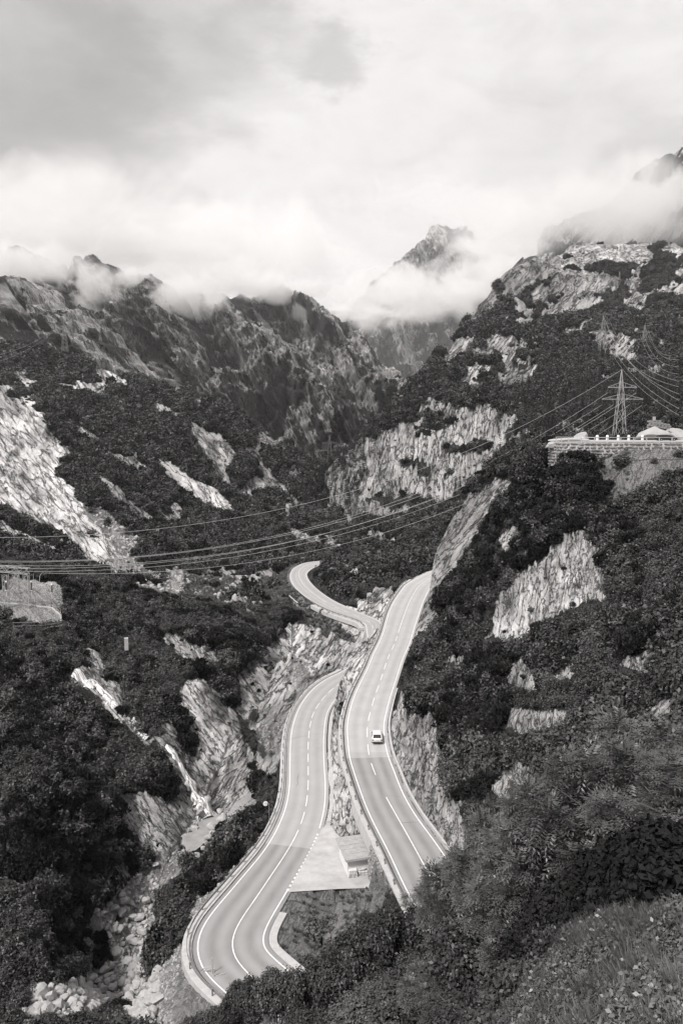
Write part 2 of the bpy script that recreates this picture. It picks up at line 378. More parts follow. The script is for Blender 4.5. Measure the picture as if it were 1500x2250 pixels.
# right mountain
C3 += [cyy(*a) for a in [(745, 1080, 640), (800, 1120, 620), (850, 1135, 610), (930, 1110, 600), (1000, 1115, 500), (820, 955, 680), (900, 890, 700), (1000, 878, 705), (1100, 925, 640), (1080, 1010, 560), (950, 1000, 640), (860, 1040, 640), (1120, 1030, 440),
     (770, 1000, 690), (860, 900, 740), (900, 850, 780), (1100, 830, 790), (1020, 850, 760), (1100, 790, 830), (955, 785, 830), (1000, 745, 900), (1050, 675, 1040), (1100, 615, 1200), (1150, 570, 1330), (1220, 570, 1400), (1280, 537, 1480), (1400, 545, 1500), (1490, 545, 1450),
     (1150, 750, 880), (1200, 690, 1060), (1300, 640, 1200), (1400, 620, 1250), (1490, 600, 1200), (1300, 740, 940), (1300, 810, 780), (1200, 830, 720), (1400, 830, 680), (1480, 720, 900), (1250, 900, 560), (1450, 860, 580), (1150, 930, 520), (1220, 955, 430), (1400, 940, 420), (1490, 940, 400)]]
C3 += [(x*1.25, y*1.2, z-60) for x, y, z in [cyy(u, v, Y) for u, v, Y in [(1150, 570, 1330), (1280, 537, 1480), (1490, 545, 1450)]]]
C3 += [(x*.86, y*1.22, z-120) for x, y, z in [cyy(u, v, Y) for u, v, Y in [(900, 850, 780), (955, 785, 830), (1050, 675, 1040), (820, 955, 690), (1100, 615, 1200)]]]
C3 += [(0, 900, -75), (-20, 1200, -80), (60, 1600, -85), (-600, 1700, -80), (-300, 1300, -75), (800, 1700, 150), (350, 1700, 60)]
C3 = np.array(C3)
# road points hold the surface too
rr = ROAD[::12]; C3 = np.vstack([C3, rr])
TS = .62
cs, ct, cm = C3[:, 0]/C3[:, 1], np.log(C3[:, 1])*TS, C3[:, 2]/C3[:, 1]
_A = np.sqrt((cs[:, None]-cs[None])**2+(ct[:, None]-ct[None])**2+.012**2)
n_ = len(cs)
_B = np.block([[_A-np.eye(n_)*.0005, np.ones((n_, 1)), cs[:, None], ct[:, None]],
               [np.ones((1, n_)), np.zeros((1, 3))], [cs[None], np.zeros((1, 3))], [ct[None], np.zeros((1, 3))]])
_W = np.linalg.solve(_B, np.concatenate([cm, [0, 0, 0]]))
def base_z(x, y):
    x = np.asarray(x, dtype=float).ravel(); y = np.asarray(y, dtype=float).ravel(); r = np.empty(len(x))
    for a in range(0, len(x), 60000):
        s, t = x[a:a+60000]/y[a:a+60000], np.log(y[a:a+60000])*TS
        A = np.sqrt((s[:, None]-cs[None])**2+(t[:, None]-ct[None])**2+.012**2)
        r[a:a+60000] = A @ _W[:n_]+_W[n_]+_W[n_+1]*s+_W[n_+2]*t
    return r*y

# rock showing through the green, as outlines in the photograph: (nearest, farthest distance, outline)
exec_polys = True
RP = []
def grow(p, k=1.10, e=5.0):
    cx, cy = sum(a for a, b in p)/len(p), sum(b for a, b in p)/len(p)
    return [(cx+(a-cx)*k+e*(1 if a > cx else -1), cy+(b-cy)*k+e*.6*(1 if b > cy else -1)) for a, b in p]
def rp(y0, y1, *ps):
    for p in ps: RP.append((y0, y1, grow(p)))
rp(300, 1100, [(0, 870), (60, 900), (110, 945), (155, 995), (120, 1000), (60, 965), (0, 930)],
 [(0, 975), (60, 1000), (120, 1045), (160, 1090), (190, 1140), (240, 1215), (262, 1255), (235, 1250), (190, 1215), (150, 1180), (90, 1140), (40, 1120), (0, 1110)],
 [(0, 930), (60, 970), (130, 1010), (110, 1035), (50, 995), (0, 985)], [(150, 1100), (200, 1130), (250, 1200), (300, 1240), (262, 1250), (200, 1180)], [(0, 1135), (50, 1165), (90, 1190), (150, 1220), (110, 1215), (50, 1185), (0, 1165)],
 [(205, 810), (260, 820), (295, 865), (260, 850), (215, 825)], [(125, 840), (165, 850), (160, 860), (125, 855)], [(175, 938), (200, 940), (238, 968), (215, 965), (178, 950)],
 [(245, 995), (285, 1000), (312, 1030), (280, 1025)], [(218, 1050), (245, 1065), (275, 1100), (330, 1135), (315, 1145), (280, 1125), (240, 1090)],
 [(340, 1000), (380, 1010), (430, 1050), (470, 1070), (515, 1120), (470, 1115), (400, 1070), (370, 1040)],
 [(420, 940), (440, 940), (480, 965), (515, 1005), (500, 1015), (490, 1035), (455, 1000), (425, 970)], [(345, 900), (395, 915), (385, 925), (350, 912)],
 [(490, 1030), (555, 1085), (560, 1110), (520, 1080)], [(560, 1000), (600, 1040), (655, 1105), (620, 1095), (575, 1040)],
 [(550, 930), (580, 950), (600, 965), (620, 985), (590, 975), (560, 950)], [(690, 1085), (735, 1120), (730, 1135)], [(310, 835), (345, 845), (340, 852), (312, 842)],
 [(0, 850), (35, 858), (30, 872), (0, 868)], [(300, 990), (335, 1025), (325, 1030), (295, 1000)])
rp(420, 1700, [(740, 1090), (730, 1050), (770, 1000), (830, 960), (870, 940), (920, 890), (1000, 880), (1060, 900), (1120, 930), (1080, 1000), (1000, 1080), (930, 1110), (860, 1150), (780, 1150), (760, 1110)],
 [(1010, 840), (1030, 810), (1100, 790), (1180, 810), (1150, 850), (1100, 855), (1020, 860)], [(965, 790), (1000, 750), (1040, 745), (1020, 775)], [(1070, 750), (1110, 740), (1135, 770), (1080, 770)],
 [(1040, 700), (1090, 620), (1150, 560), (1230, 565), (1260, 575), (1180, 620), (1110, 660), (1060, 710)],
 [(1250, 560), (1290, 530), (1360, 525), (1400, 540), (1490, 540), (1490, 562), (1400, 578), (1340, 570), (1290, 590)],
 [(1180, 640), (1230, 600), (1350, 620), (1330, 660), (1200, 700), (1100, 730), (1110, 690)], [(1190, 760), (1240, 720), (1300, 705), (1280, 730), (1220, 750)],
 [(1440, 740), (1490, 700), (1490, 750), (1450, 755)], [(1380, 790), (1440, 792), (1455, 815), (1440, 830), (1385, 815)], [(1310, 830), (1340, 832), (1342, 850), (1325, 848)],
 [(1355, 780), (1395, 780), (1390, 815), (1360, 800)])
rp(90, 300, [(925, 1340), (920, 1290), (940, 1240), (985, 1150), (1010, 1110), (1080, 1065), (1130, 1055), (1110, 1085), (1060, 1130), (1050, 1180), (1010, 1220), (990, 1270), (960, 1310), (950, 1360)],
 [(1100, 1180), (1135, 1140), (1130, 1180), (1110, 1205)], [(905, 1360), (930, 1350), (955, 1340), (960, 1370), (940, 1400), (925, 1380)],
 [(1075, 1390), (1110, 1330), (1150, 1260), (1210, 1240), (1210, 1210), (1245, 1180), (1285, 1195), (1310, 1230), (1320, 1300), (1340, 1310), (1250, 1330), (1200, 1360), (1150, 1400)],
 [(1110, 1490), (1140, 1445), (1190, 1500), (1160, 1515)], [(1215, 1490), (1240, 1445), (1270, 1450), (1260, 1490)], [(1090, 1300), (1115, 1305), (1110, 1345), (1090, 1340)],
 [(1350, 1450), (1440, 1430), (1470, 1440), (1440, 1470), (1370, 1480)], [(1310, 1035), (1330, 1040), (1355, 1065), (1325, 1070)])
rp(60, 140, [(1100, 1600), (1130, 1560), (1240, 1560), (1240, 1590), (1150, 1610)], [(1085, 1675), (1130, 1685), (1185, 1705), (1180, 1765), (1130, 1750), (1088, 1748)],
 [(1410, 1560), (1460, 1545), (1490, 1530), (1490, 1570), (1420, 1590)], [(1010, 1710), (1050, 1700), (1045, 1730), (1020, 1735)],
 [(858, 1530), (880, 1515), (900, 1560), (960, 1590), (972, 1640), (960, 1700), (1008, 1760), (1015, 1860), (985, 1885), (930, 1800), (880, 1690), (853, 1600)],
 [(718, 1650), (757, 1620), (765, 1660), (815, 1790), (850, 1885), (740, 1845), (714, 1815)])
rp(120, 280, [(970, 1465), (1030, 1435), (1040, 1450), (990, 1470)], [(757, 1520), (762, 1480), (775, 1440), (850, 1320), (862, 1330), (830, 1420), (785, 1520)],
 [(755, 1330), (820, 1290), (870, 1270), (935, 1235), (920, 1270), (865, 1330), (840, 1385), (770, 1350), (690, 1290), (700, 1283)],
 [(585, 1420), (640, 1380), (690, 1340), (740, 1345), (800, 1385), (830, 1400), (770, 1480), (700, 1510), (680, 1480), (650, 1440)], [(640, 1320), (665, 1320), (700, 1340), (690, 1345)],
 [(395, 1525), (442, 1488), (490, 1540), (530, 1620), (560, 1750), (500, 1760), (450, 1700), (430, 1620)],
 [(530, 1480), (600, 1440), (680, 1455), (690, 1500), (655, 1560), (630, 1610), (570, 1610), (530, 1560)],
 [(340, 1630), (400, 1650), (450, 1690), (540, 1760), (480, 1775), (420, 1845), (370, 1790), (400, 1720)], [(270, 1755), (330, 1745), (410, 1790), (420, 1860), (400, 1895), (340, 1885), (270, 1800)],
 [(190, 1440), (220, 1440), (235, 1490), (200, 1490)], [(345, 1395), (400, 1385), (430, 1420), (480, 1430), (480, 1450), (400, 1440)], [(355, 1595), (380, 1590), (385, 1630), (360, 1630)],
 [(240, 1510), (275, 1520), (270, 1545), (235, 1535)], [(560, 1650), (620, 1620), (640, 1640), (630, 1690), (590, 1700), (570, 1680)], [(255, 1890), (275, 1885), (275, 1920), (255, 1925)], [(165, 1930), (185, 1920), (190, 1970), (172, 1960)],
 [(700, 1262), (760, 1240), (850, 1240), (830, 1262), (760, 1290)])
rp(120, 200, [(135, 1482), (170, 1488), (215, 1510), (250, 1560), (268, 1592), (250, 1590), (215, 1545), (160, 1515)], [(285, 1598), (335, 1632), (320, 1640), (285, 1615)], [(360, 1650), (400, 1670), (440, 1735), (470, 1790), (440, 1800), (410, 1740), (380, 1690)], [(720, 1640), (760, 1640), (800, 1790), (820, 1840), (720, 1810)])
# scattered small outcrops over the middle slopes
def specks(x, y, z):
    n = fbm(x/(y*.030), y/(y*.055), z/(y*.02), 4, 515); return (n > np.where((x > 0) & (y > 500), .40, .45)) & (y > 280)
GP = []   # boulders, gravel and scree
def gp(y0, y1, *ps):
    for p in ps: GP.append((y0, y1, p))
gp(60, 240, [(470, 1790), (560, 1735), (575, 1735), (540, 1785), (475, 1835), (455, 1890), (345, 1955), (345, 2020), (320, 2060), (335, 2140), (280, 2185), (190, 2230), (40, 2240), (55, 2190), (200, 2140), (255, 2110), (200, 2010), (300, 1920), (390, 1865), (420, 1845)],
 [(270, 2235), (285, 2190), (330, 2130), (395, 2065), (425, 2090), (440, 2150), (470, 2190), (505, 2265), (400, 2265)],
 [(420, 1985), (560, 1860), (590, 1815), (603, 1850), (520, 1940), (430, 2035), (400, 2040)], [(560, 1600), (620, 1580), (640, 1600), (600, 1660), (560, 1640)], [(640, 1450), (680, 1470), (690, 1510), (650, 1520)])
gp(280, 520, [(240, 1225), (300, 1215), (420, 1250), (520, 1290), (560, 1310), (480, 1330), (380, 1310), (290, 1285)], [(180, 1110), (230, 1120), (330, 1200), (260, 1215)], [(630, 1160), (740, 1180), (760, 1210), (650, 1190)])
gp(150, 240, [(0, 1262), (145, 1275), (138, 1370), (0, 1365)])
GRP = [(60, 100, [(640, 1958), (850, 1950), (890, 1955), (880, 1990), (790, 2030), (700, 2100), (640, 2130), (600, 2100), (585, 2060), (605, 2010)]),     # mown grass bank
       (230, 420, [(560, 1300), (620, 1250), (660, 1228), (640, 1262), (660, 1310), (720, 1350), (800, 1390), (720, 1380), (640, 1340), (580, 1330)]),
       (140, 165, [(1230, 985), (1490, 985), (1490, 1080), (1330, 1040), (1240, 1000)])]
def masks(x, y, z, warp=True):
    u, v = to_pix(x, y, z); sc = y/130.0
    if warp:
        k = np.clip(1400/np.maximum(y, 50), 2, 14)
        u = u+k*fbm(x/(3.2*sc), y/(3.2*sc), z/(3.2*sc), 4, 31)*1.1; v = v+k*fbm(x/(3.2*sc), y/(3.2*sc), z/(3.2*sc), 4, 57)*1.1
    def un(L):
        r = np.zeros(x.shape, dtype=bool)
        for y0, y1, p in L:
            P = np.array(p); s = (y > y0) & (y < y1) & (u > P[:, 0].min()) & (u < P[:, 0].max()) & (v > P[:, 1].min()) & (v < P[:, 1].max())
            idx = np.nonzero(s)[0]
            if len(idx): r[idx] |= in_poly(u[idx], v[idx], p)
        return r.astype(float)
    return un(RP), un(GP), un(GRP)

def road_field(x, y):
    """distance beyond the asphalt edge (negative on it) and road level, for the nearest run"""
    x = np.asarray(x); y = np.asarray(y); D = np.full(x.shape, 99.0); Z = np.zeros(x.shape); SI = np.zeros(x.shape); ID = np.zeros(x.shape, dtype=int)
    sel = np.nonzero((y > 55) & (y < 430) & (x > -45) & (x < 90))[0]
    for a in range(0, len(sel), 20000):
        k = sel[a:a+20000]; dx = x[k][:, None]-ROAD[None, :, 0]; dy = y[k][:, None]-ROAD[None, :, 1]
        d2 = dx*dx+dy*dy; side = dx*RN[None, :, 0]+dy*RN[None, :, 1]
        beyond = np.sqrt(d2)-np.where(side > 0, HWR[None], HWL[None])-EDGE
        i = np.argmin(beyond, axis=1); r = np.arange(len(k))
        D[k] = beyond[r, i]; Z[k] = ROAD[i, 2]; SI[k] = side[r, i]; ID[k] = i
    return D, Z, SI, ID
SUBPAD = [tuple(PZ(u, v, -48.0))[:2] for u, v in [(-60, 1296), (45, 1296), (112, 1308), (138, 1350), (135, 1370), (60, 1368), (-60, 1362)]]
TERR = [(43.5, 162), (44.5, 158.5), (51, 156.2), (62, 156), (90, 158), (110, 160), (110, 182), (60, 184), (47, 176)]
def streak_space(x, y, z, sd):
    """coordinates for the stone's grain: x across, y down the streak (the fall line), z the third way"""
    s_ = x/y; steep = ((s_ > -.02) & (y > 430) & (y < 760)) | ((s_ > .02) & (y > 80) & (y < 150)) | ((x > -9) & (x < 14) & (y > 90) & (y < 165))
    kx = np.where(steep, .10, .60); n_l = np.sqrt(kx**2+.26**2+.757**2); dx, dy, dz = -kx*sd/n_l, -.26/n_l, -.757/n_l
    h = np.sqrt(dx*dx+dy*dy); nx, ny = dy/h, -dx/h            # level direction across the streaks
    mx, my, mz = ny*dz, -nx*dz, nx*dy-ny*dx
    return np.stack([x*nx+y*ny, x*dx+y*dy+z*dz, x*mx+y*my+z*mz], axis=1)
def side_of(x, y):
    w_ = .03*vnoise(x/y*9, np.log(y)*6, 0*x, 71)
    lim = np.interp(y, [60, 110, 135, 171, 210, 300, 500, 1700], [-.30, -.30, -.20, -.10, -.07, -.08, -.05, -.02])
    return np.where(x/y < lim+w_, -1.0, 1.0)
BANK = [tuple(PZ(u, v, -57.0))[:2] for u, v in [(625, 1955), (870, 1948), (880, 1985), (800, 2035), (710, 2105), (640, 2140), (598, 2110), (580, 2060), (602, 2000)]]
POOLW = [tuple(PZ(u, v, -73.4))[:2] for u, v in [(452, 1782), (478, 1788), (490, 1800), (482, 1818), (468, 1832), (450, 1850), (428, 1866), (405, 1858), (403, 1838), (425, 1825), (438, 1808)]]
def land(x, y):
    """final level of the land and its masks"""
    x = np.asarray(x, dtype=float); y = np.asarray(y, dtype=float)
    z = base_z(x, y)
    rock, gr, grass = masks(x, y, z)
    rock = np.maximum(rock, specks(x, y, z)*1.0); rock = np.maximum(rock, ((y > 95) & (y < 280) & (gr < .5) & (grass < .5) & (fbm(x/6, y/6, z/4, 4, 577) > .78))*1.0)
    scat = vnoise(x/(y*.012), y/(y*.02), 0*x, 61)+.5*vnoise(x/(y*.004), y/(y*.007), 0*x, 62)
    grass = np.where((y > 280) & (gr > .5), .62, grass); gr = np.where((y > 280) & (scat < .35), 0.0, gr)
    ledge = fbm(x/(y*.035), y/(y*.07), z/(y*.014), 4, 533); rock = np.where((y > 280) & (ledge > np.where(x < 0, .95, .45)), 0.0, rock)
    big = np.clip((y-60)/120, 0, 1)
    amp = np.zeros(x.shape)
    for i, lam in enumerate((160, 80, 40, 20, 10, 5, 2.5, 1.2)):
        wgt = sstep(.20, .06, lam/y)*sstep(.0015, .004, lam/y)
        amp += wgt*lam*.075*vnoise(x/lam, y/lam, z/lam*.7, 100+i)
    z2 = z+amp*np.clip(.25+big, 0, 1)
    # granite: grooves and ledges running down the fall line, blocks
    sd = side_of(x, y)
    sc = np.clip(y/150, .6, 6)
    k3 = streak_space(x, y, z2, sd)/sc[:, None]; a, b, c = k3[:, 0], k3[:, 1], k3[:, 2]
    g1 = np.abs(fbm(a/5, b/16, c/9, 4, 200)); cr, cid = cell(a/3.2, b/13.0, c/6.0, 300)
    cr2, cid2 = cell(a/9.0, b/17.0, c/15.0, 340)
    g3 = fbm(a/2.2, b/26, c/5, 3, 260)
    disp = (-1.6*sstep(.15, 0, g1)-.9*sstep(.12, 0, cr)+1.5*(cid-.5)+5.5*(cid2-.5)+.8*g3)*sc*.55
    rk_s = rock
    ph = a/5.0+.9*fbm(a/14, b/40, c/16, 3, 270); ph2 = a/1.9+.7*vnoise(a/5, b/26, c/9, 280)+.5*cid2
    disp = disp+(2.6*(ph-np.floor(ph))+.4*(ph2-np.floor(ph2))-1.4)*sc*.5
    z2 = z2+disp*rk_s*np.clip(y/90, 0, 1)*np.where(y < 300, .9, np.where(x < 0, .45, .8))*sstep(1650, 1200, y)
    z2 = z2+gr*sc*.35*vnoise(x/.9/sc, y/.9/sc, 0*x, 411)
    bank = in_poly(x+.35*vnoise(x, y, 0*x, 41), y+.35*vnoise(x, y, 0*x+3, 42), BANK); grass = np.where(bank, 1.0, grass); rock = np.where(bank, 0.0, rock); gr = np.where(bank, 0.0, gr)
    z2 = np.where((grass > .5) & (y < 100), z+.10*vnoise(x*.8, y*.8, 0*x, 77), z2)
    # made ground
    D, Z, SI, ID = road_field(x, y)
    lot = in_poly(x, y, LOT); zl_ = road_z_near(y)
    cut = z2 > Z
    # hard shoulder just outside the road, then free land; walls rise or fall quickly
    k = sstep(.9, 2.3, D); m = D < 30
    z2 = np.where(m, (Z-.12)*(1-k)+z2*k, z2)
    # land right beside the road may not rise over it on the valley side
    low = m & (D < 6) & (D > .5) & ~((ID < iH) & (SI < 0)) & (y < 300)
    z2 = np.where(low, np.minimum(z2, Z-.15-.35*np.clip(D-.9, 0, 9)*np.where(ID < iH, .6, 1)), z2)
    # the strip of rock between the two runs of road
    st_ = np.nonzero((y > 96) & (y < 232) & (x > -8) & (x < 24) & (D > 0))[0]
    if len(st_):
        def dist_to(lo, hi):
            P = ROAD[lo:hi]; dx = x[st_][:, None]-P[None, :, 0]; dy = y[st_][:, None]-P[None, :, 1]; side = dx*RN[None, lo:hi, 0]+dy*RN[None, lo:hi, 1]; d2 = np.sqrt(dx*dx+dy*dy); i = np.argmin(d2, axis=1); r = np.arange(len(st_))
            return side[r, i]-HWR[lo:hi][i]-EDGE, P[i, 2]
        du, zu_ = dist_to(0, iH); dl, zl2 = dist_to(iH, NR); Y_ = y[st_]; lotm = lot[st_]
        fr_ = np.clip(dl/np.maximum(du+dl, .1), 0, 1); a_ = np.where(Y_ > 160, sstep(.02, .40, fr_), sstep(.06, .80, fr_))
        hz_ = zl2-.1+(zu_-zl2-.25*np.clip(du, 0, 4))*a_; nz = disp[st_]*.35*np.clip(np.minimum(du, dl)/1.5, 0, 1)
        use = (du > .95) & (dl > .9) & (dl < 14) & ~lotm & (x[st_]-0 < 22)
        z2[st_] = np.where(use, hz_+nz, z2[st_]); rock[st_] = np.where(use & (fr_ < (.75+.2*vnoise(x[st_]/4, Y_/4, 0*Y_, 12))), np.where(Y_ > 150, 1.0, np.where(fr_ < .62, 1.0, rock[st_])), rock[st_])
    z2 = np.where(lot & (D > -.2), zl_-.10, z2)
    sub = in_poly(x, y, SUBPAD); z2 = np.where(sub, -48.05+.05*vnoise(x, y, 0*x, 5), z2)
    ter = in_poly(x, y, TERR); z2 = np.where(ter, -3.75+.04*vnoise(x, y, 0*x, 6), z2)
    # the ground in front of the terrace wall stays under its coping
    fr = (y > 143) & (y < 160) & (x > 40) & ~ter; z2 = np.where(fr, np.minimum(z2, -4.7-np.clip(60-x, 0, 20)*.17-.34*np.clip(157-y, 0, 14)), z2)
    fr2 = (y > 138) & (y < 160) & (x > 44) & ~ter; wf = np.where(fr2, sstep(45, 56, x)*sstep(139, 147, y), 0); z2 = z2*(1-wf)+wf*(-4.85-.30*np.clip(156.5-y, 0, 16)+.25*vnoise(x/2, y/2, 0*x, 8)); grass = np.maximum(grass, (wf > .4)*1.0); rock = np.where((grass > .5) & (y < 170), 0.0, rock)
    pl = in_poly(x, y, POOLW); z2 = np.where(pl & (D > 1), np.minimum(z2, -73.75)+.3*vnoise(x*1.1, y*1.1, 0*x, 81), z2)
    made = np.where((D < 1.2) | lot | ter, 1.0, 0.0)
    return z2, rock, np.maximum(gr, sub*1.0), grass, made, D
NS, = (720,)
ss = np.linspace(-.60, .60, NS)
tt = np.concatenate([np.linspace(math.log(9), math.log(55), 90, endpoint=False), np.linspace(math.log(55), math.log(270), 470, endpoint=False), np.linspace(math.log(270), math.log(1700), 340)])
GS, GT = np.meshgrid(ss, tt); GY = np.exp(GT).ravel(); GX = (GS.ravel())*GY
GZ, GR, GG, GGR, GM, GD = land(GX, GY)
NTT = len(tt)
def grid_faces(nr, nc):
    i = np.arange((nr-1)*(nc-1)); r, c = i//(nc-1), i % (nc-1); a = r*nc+c
    return np.stack([a, a+1, a+nc+1, a+nc], axis=1)
sd = side_of(GX, GY)
rk = streak_space(GX, GY, GZ, sd)

def land_material(name, s_near, far=False, ys=.055, sf=.75, sk=(.34, .42, .24), veg=.035, brk=1.1, rockv=(.10, .25, .40, .52)):
    """granite with grain, cracks and lichen; dark turf where the 'rock' value is low"""
    m = bpy.data.materials.new(name); m.use_nodes = True; t = NT(m.node_tree); b = m.node_tree.nodes['Principled BSDF']
    at = lambda n: t.node('ShaderNodeAttribute', attribute_name=n)
    rkv = at('rk').outputs['Vector']; rock = at('rock').outputs['Fac']; gravel = at('gravel').outputs['Fac']; grass = at('grass').outputs['Fac']; sc = at('sc').outputs['Fac']
    vm = t.node('ShaderNodeVectorMath', operation='DIVIDE'); t.l.new(rkv, vm.inputs[0])
    cmb = t.node('ShaderNodeCombineXYZ'); [t.l.new(sc, cmb.inputs[i]) for i in range(3)]; t.l.new(cmb.outputs[0], vm.inputs[1]); q = vm.outputs[0]
    streak = t.noise(t.scale(q, (1.0, ys, 1.0)), sf, 10, .64, .25)
    blotch = t.noise(q, .22, 6, .6, .5)
    grain = t.noise(t.scale(q, (1, .5, 1)), 3.2, 6, .7)
    crack = t.node('ShaderNodeTexVoronoi', feature='DISTANCE_TO_EDGE', inp={'Scale': .33, 'Randomness': 1.0})
    wv = t.node('ShaderNodeVectorMath', operation='ADD'); t.l.new(t.scale(q, (1.0, .22, 1.0)), wv.inputs[0])
    dn = t.node('ShaderNodeTexNoise', inp={'Scale': .7, 'Detail': 4.0}); t.l.new(q, dn.inputs['Vector']); sc2 = t.node('ShaderNodeVectorMath', operation='SCALE', inp={'Scale': 2.0}); t.l.new(dn.outputs['Color'], sc2.inputs[0])
    t.l.new(sc2.outputs[0], wv.inputs[1]); t.l.new(wv.outputs[0], crack.inputs['Vector'])
    ck = t.ramp(crack.outputs['Distance'], [(0.0, .35), (.022, 1.0)])
    ck = t.mixf(t.ramp(t.noise(q, .35, 4), [(.42, 0), (.55, 1)]), 1.0, ck)
    seam = t.ramp(t.math('ABSOLUTE', t.math('SUBTRACT', t.noise(t.scale(q, (1.0, ys, 1.0)), .8, 6, .62, .4), .5)), [(0.0, .12), (.035, 1.0)])
    ck = t.math('MULTIPLY', ck, seam)
    rv = t.math('ADD', t.math('MULTIPLY', streak, sk[0]), t.math('ADD', t.math('MULTIPLY', blotch, sk[1]), t.math('MULTIPLY', grain, sk[2])))
    rc = t.ramp(rv, [(.38, rockv[0]), (.46, rockv[1]), (.53, rockv[2]), (.62, rockv[3])])
    rc = t.math('MULTIPLY', rc, ck)
    macro = t.ramp(t.noise(t.scale(q, (.22, .03, .22)), 1.0, 5, .6), [(.36, .62), (.5, 1.0), (.66, 1.25)]); rc = t.math('MULTIPLY', rc, macro)
    rc = t.math('MULTIPLY', rc, t.mixf(at('pale').outputs['Fac'], 1.0, 1.75))
    dirt = t.ramp(t.noise(q, 1.4, 7, .7), [(.35, veg*.55), (.65, veg*1.5)])
    gcol = t.ramp(t.noise(q, 5.0, 6, .75), [(.35, .09), (.6, .25)])
    grav = t.ramp(t.noise(q, 6.0, 6, .8), [(.38, .12), (.62, .40)])
    # broken edge between stone and green
    edge = t.math('ADD', rock, t.math('MULTIPLY', t.math('SUBTRACT', t.noise(t.scale(q, (1, .4, 1)), 1.3, 7, .7), .5), brk))
    rmask = t.ramp(edge, [(.44, 0), (.56, 1)])
    v = t.mixf(rmask, dirt, rc); v = t.mixf(t.ramp(grass, [(.3, 0), (.7, 1)]), v, gcol); v = t.mixf(t.ramp(gravel, [(.4, 0), (.6, 1)]), v, grav)
    t.l.new(t.warm(v), b.inputs['Base Color']); b.inputs['Roughness'].default_value = .95; b.inputs['Specular IOR Level'].default_value = .15
    h = t.math('ADD', t.math('MULTIPLY', t.math('MULTIPLY', streak, rmask), 2.4*sk[0]), t.math('ADD', t.math('MULTIPLY', grain, .55), t.math('ADD', t.math('MULTIPLY', ck, .35), t.math('MULTIPLY', blotch, .8))))
    bn = t.node('ShaderNodeBump', inp={'Strength': 1.0}); t.l.new(h, bn.inputs['Height']); t.l.new(t.math('MULTIPLY', sc, 1.3), bn.inputs['Distance'])
    t.l.new(bn.outputs[0], b.inputs['Normal'])
    return m
M['land'] = land_material('granite_and_turf', 1)
def pale_mask(x, y, z):
    u, v = to_pix(x, y, z); r = np.zeros(len(x)); u = u+9*fbm(x/6, y/6, z/6, 3, 5); v = v+9*fbm(x/6, y/6, z/6, 3, 6)
    for y0, y1, q_, w_ in [(120, 330, [(560, 1350), (700, 1330), (850, 1300), (860, 1345), (780, 1520), (680, 1520), (640, 1440), (560, 1440)], 1.0), (280, 900, [(-10, 850), (300, 800), (300, 900), (200, 1100), (340, 1150), (340, 1260), (200, 1270), (-10, 1180)], .9),
            (280, 700, [(300, 950), (540, 1000), (560, 1120), (450, 1130), (300, 1050)], .5), (120, 200, [(390, 1500), (470, 1480), (570, 1760), (500, 1770), (420, 1640)], .7), (60, 240, [(180, 2250), (30, 2250), (200, 1990), (420, 1840), (560, 1720), (600, 1800), (440, 2000), (480, 2250)], .25),
            (60, 170, [(700, 1610), (770, 1610), (850, 1860), (700, 1860)], .45), (60, 140, [(840, 1520), (980, 1560), (1020, 1890), (970, 1890), (850, 1640)], .15), (400, 1700, [(1000, 770), (1200, 790), (1190, 830), (1000, 830)], .5), (900, 1700, [(1230, 500), (1500, 520), (1500, 590), (1230, 600)], .8), (90, 300, [(1060, 1180), (1340, 1180), (1340, 1420), (1060, 1420)], .25), (130, 190, [(1190, 900), (1500, 900), (1500, 990), (1190, 1010)], 1.0)]:
        k = (y > y0) & (y < y1) & in_poly(u, v, q_); r = np.where(k, np.maximum(r, w_), r)
    return r
PALEV = pale_mask(GX, GY, GZ)
land_me = mesh_np('hillside', np.stack([GX, GY, GZ], axis=1), grid_faces(NTT, NS),
    {'rk': ('FLOAT_VECTOR', rk), 'rock': ('FLOAT', GR), 'gravel': ('FLOAT', GG), 'grass': ('FLOAT', GGR), 'sc': ('FLOAT', np.clip(GY/150, .5, 8)), 'pale': ('FLOAT', PALEV)})
land_o = tag(link('hillside', land_me, M['land']), kind='structure')
# fast look-up of the finished land level
_GZ2 = GZ.reshape(NTT, NS)
def land_z(x, y):
    x = np.asarray(x, dtype=float); y = np.asarray(y, dtype=float)
    ti = np.interp(np.log(np.maximum(y, 9.01)), tt, np.arange(NTT)); si = (x/y+.60)/1.2*(NS-1)
    ti = np.clip(ti, 0, NTT-1.001); si = np.clip(si, 0, NS-1.001); a, b = ti.astype(int), si.astype(int); f, g = ti-a, si-b
    return (_GZ2[a, b]*(1-f)*(1-g)+_GZ2[a+1, b]*f*(1-g)+_GZ2[a, b+1]*(1-f)*g+_GZ2[a+1, b+1]*f*g)
def lz(x, y): return float(land_z(np.array([x]), np.array([y]))[0])
def _mk(arr):
    A = arr.reshape(NTT, NS)
    def f(x, y):
        ti = np.clip(np.interp(np.log(np.maximum(y, 9.01)), tt, np.arange(NTT)).round().astype(int), 0, NTT-1); si = np.clip(((x/y+.60)/1.2*(NS-1)).round().astype(int), 0, NS-1)
        return A[ti, si]
    return f
m_rock, m_grav, m_grass, m_made, m_dist = _mk(GR), _mk(GG), _mk(GGR), _mk(GM), _mk(GD)
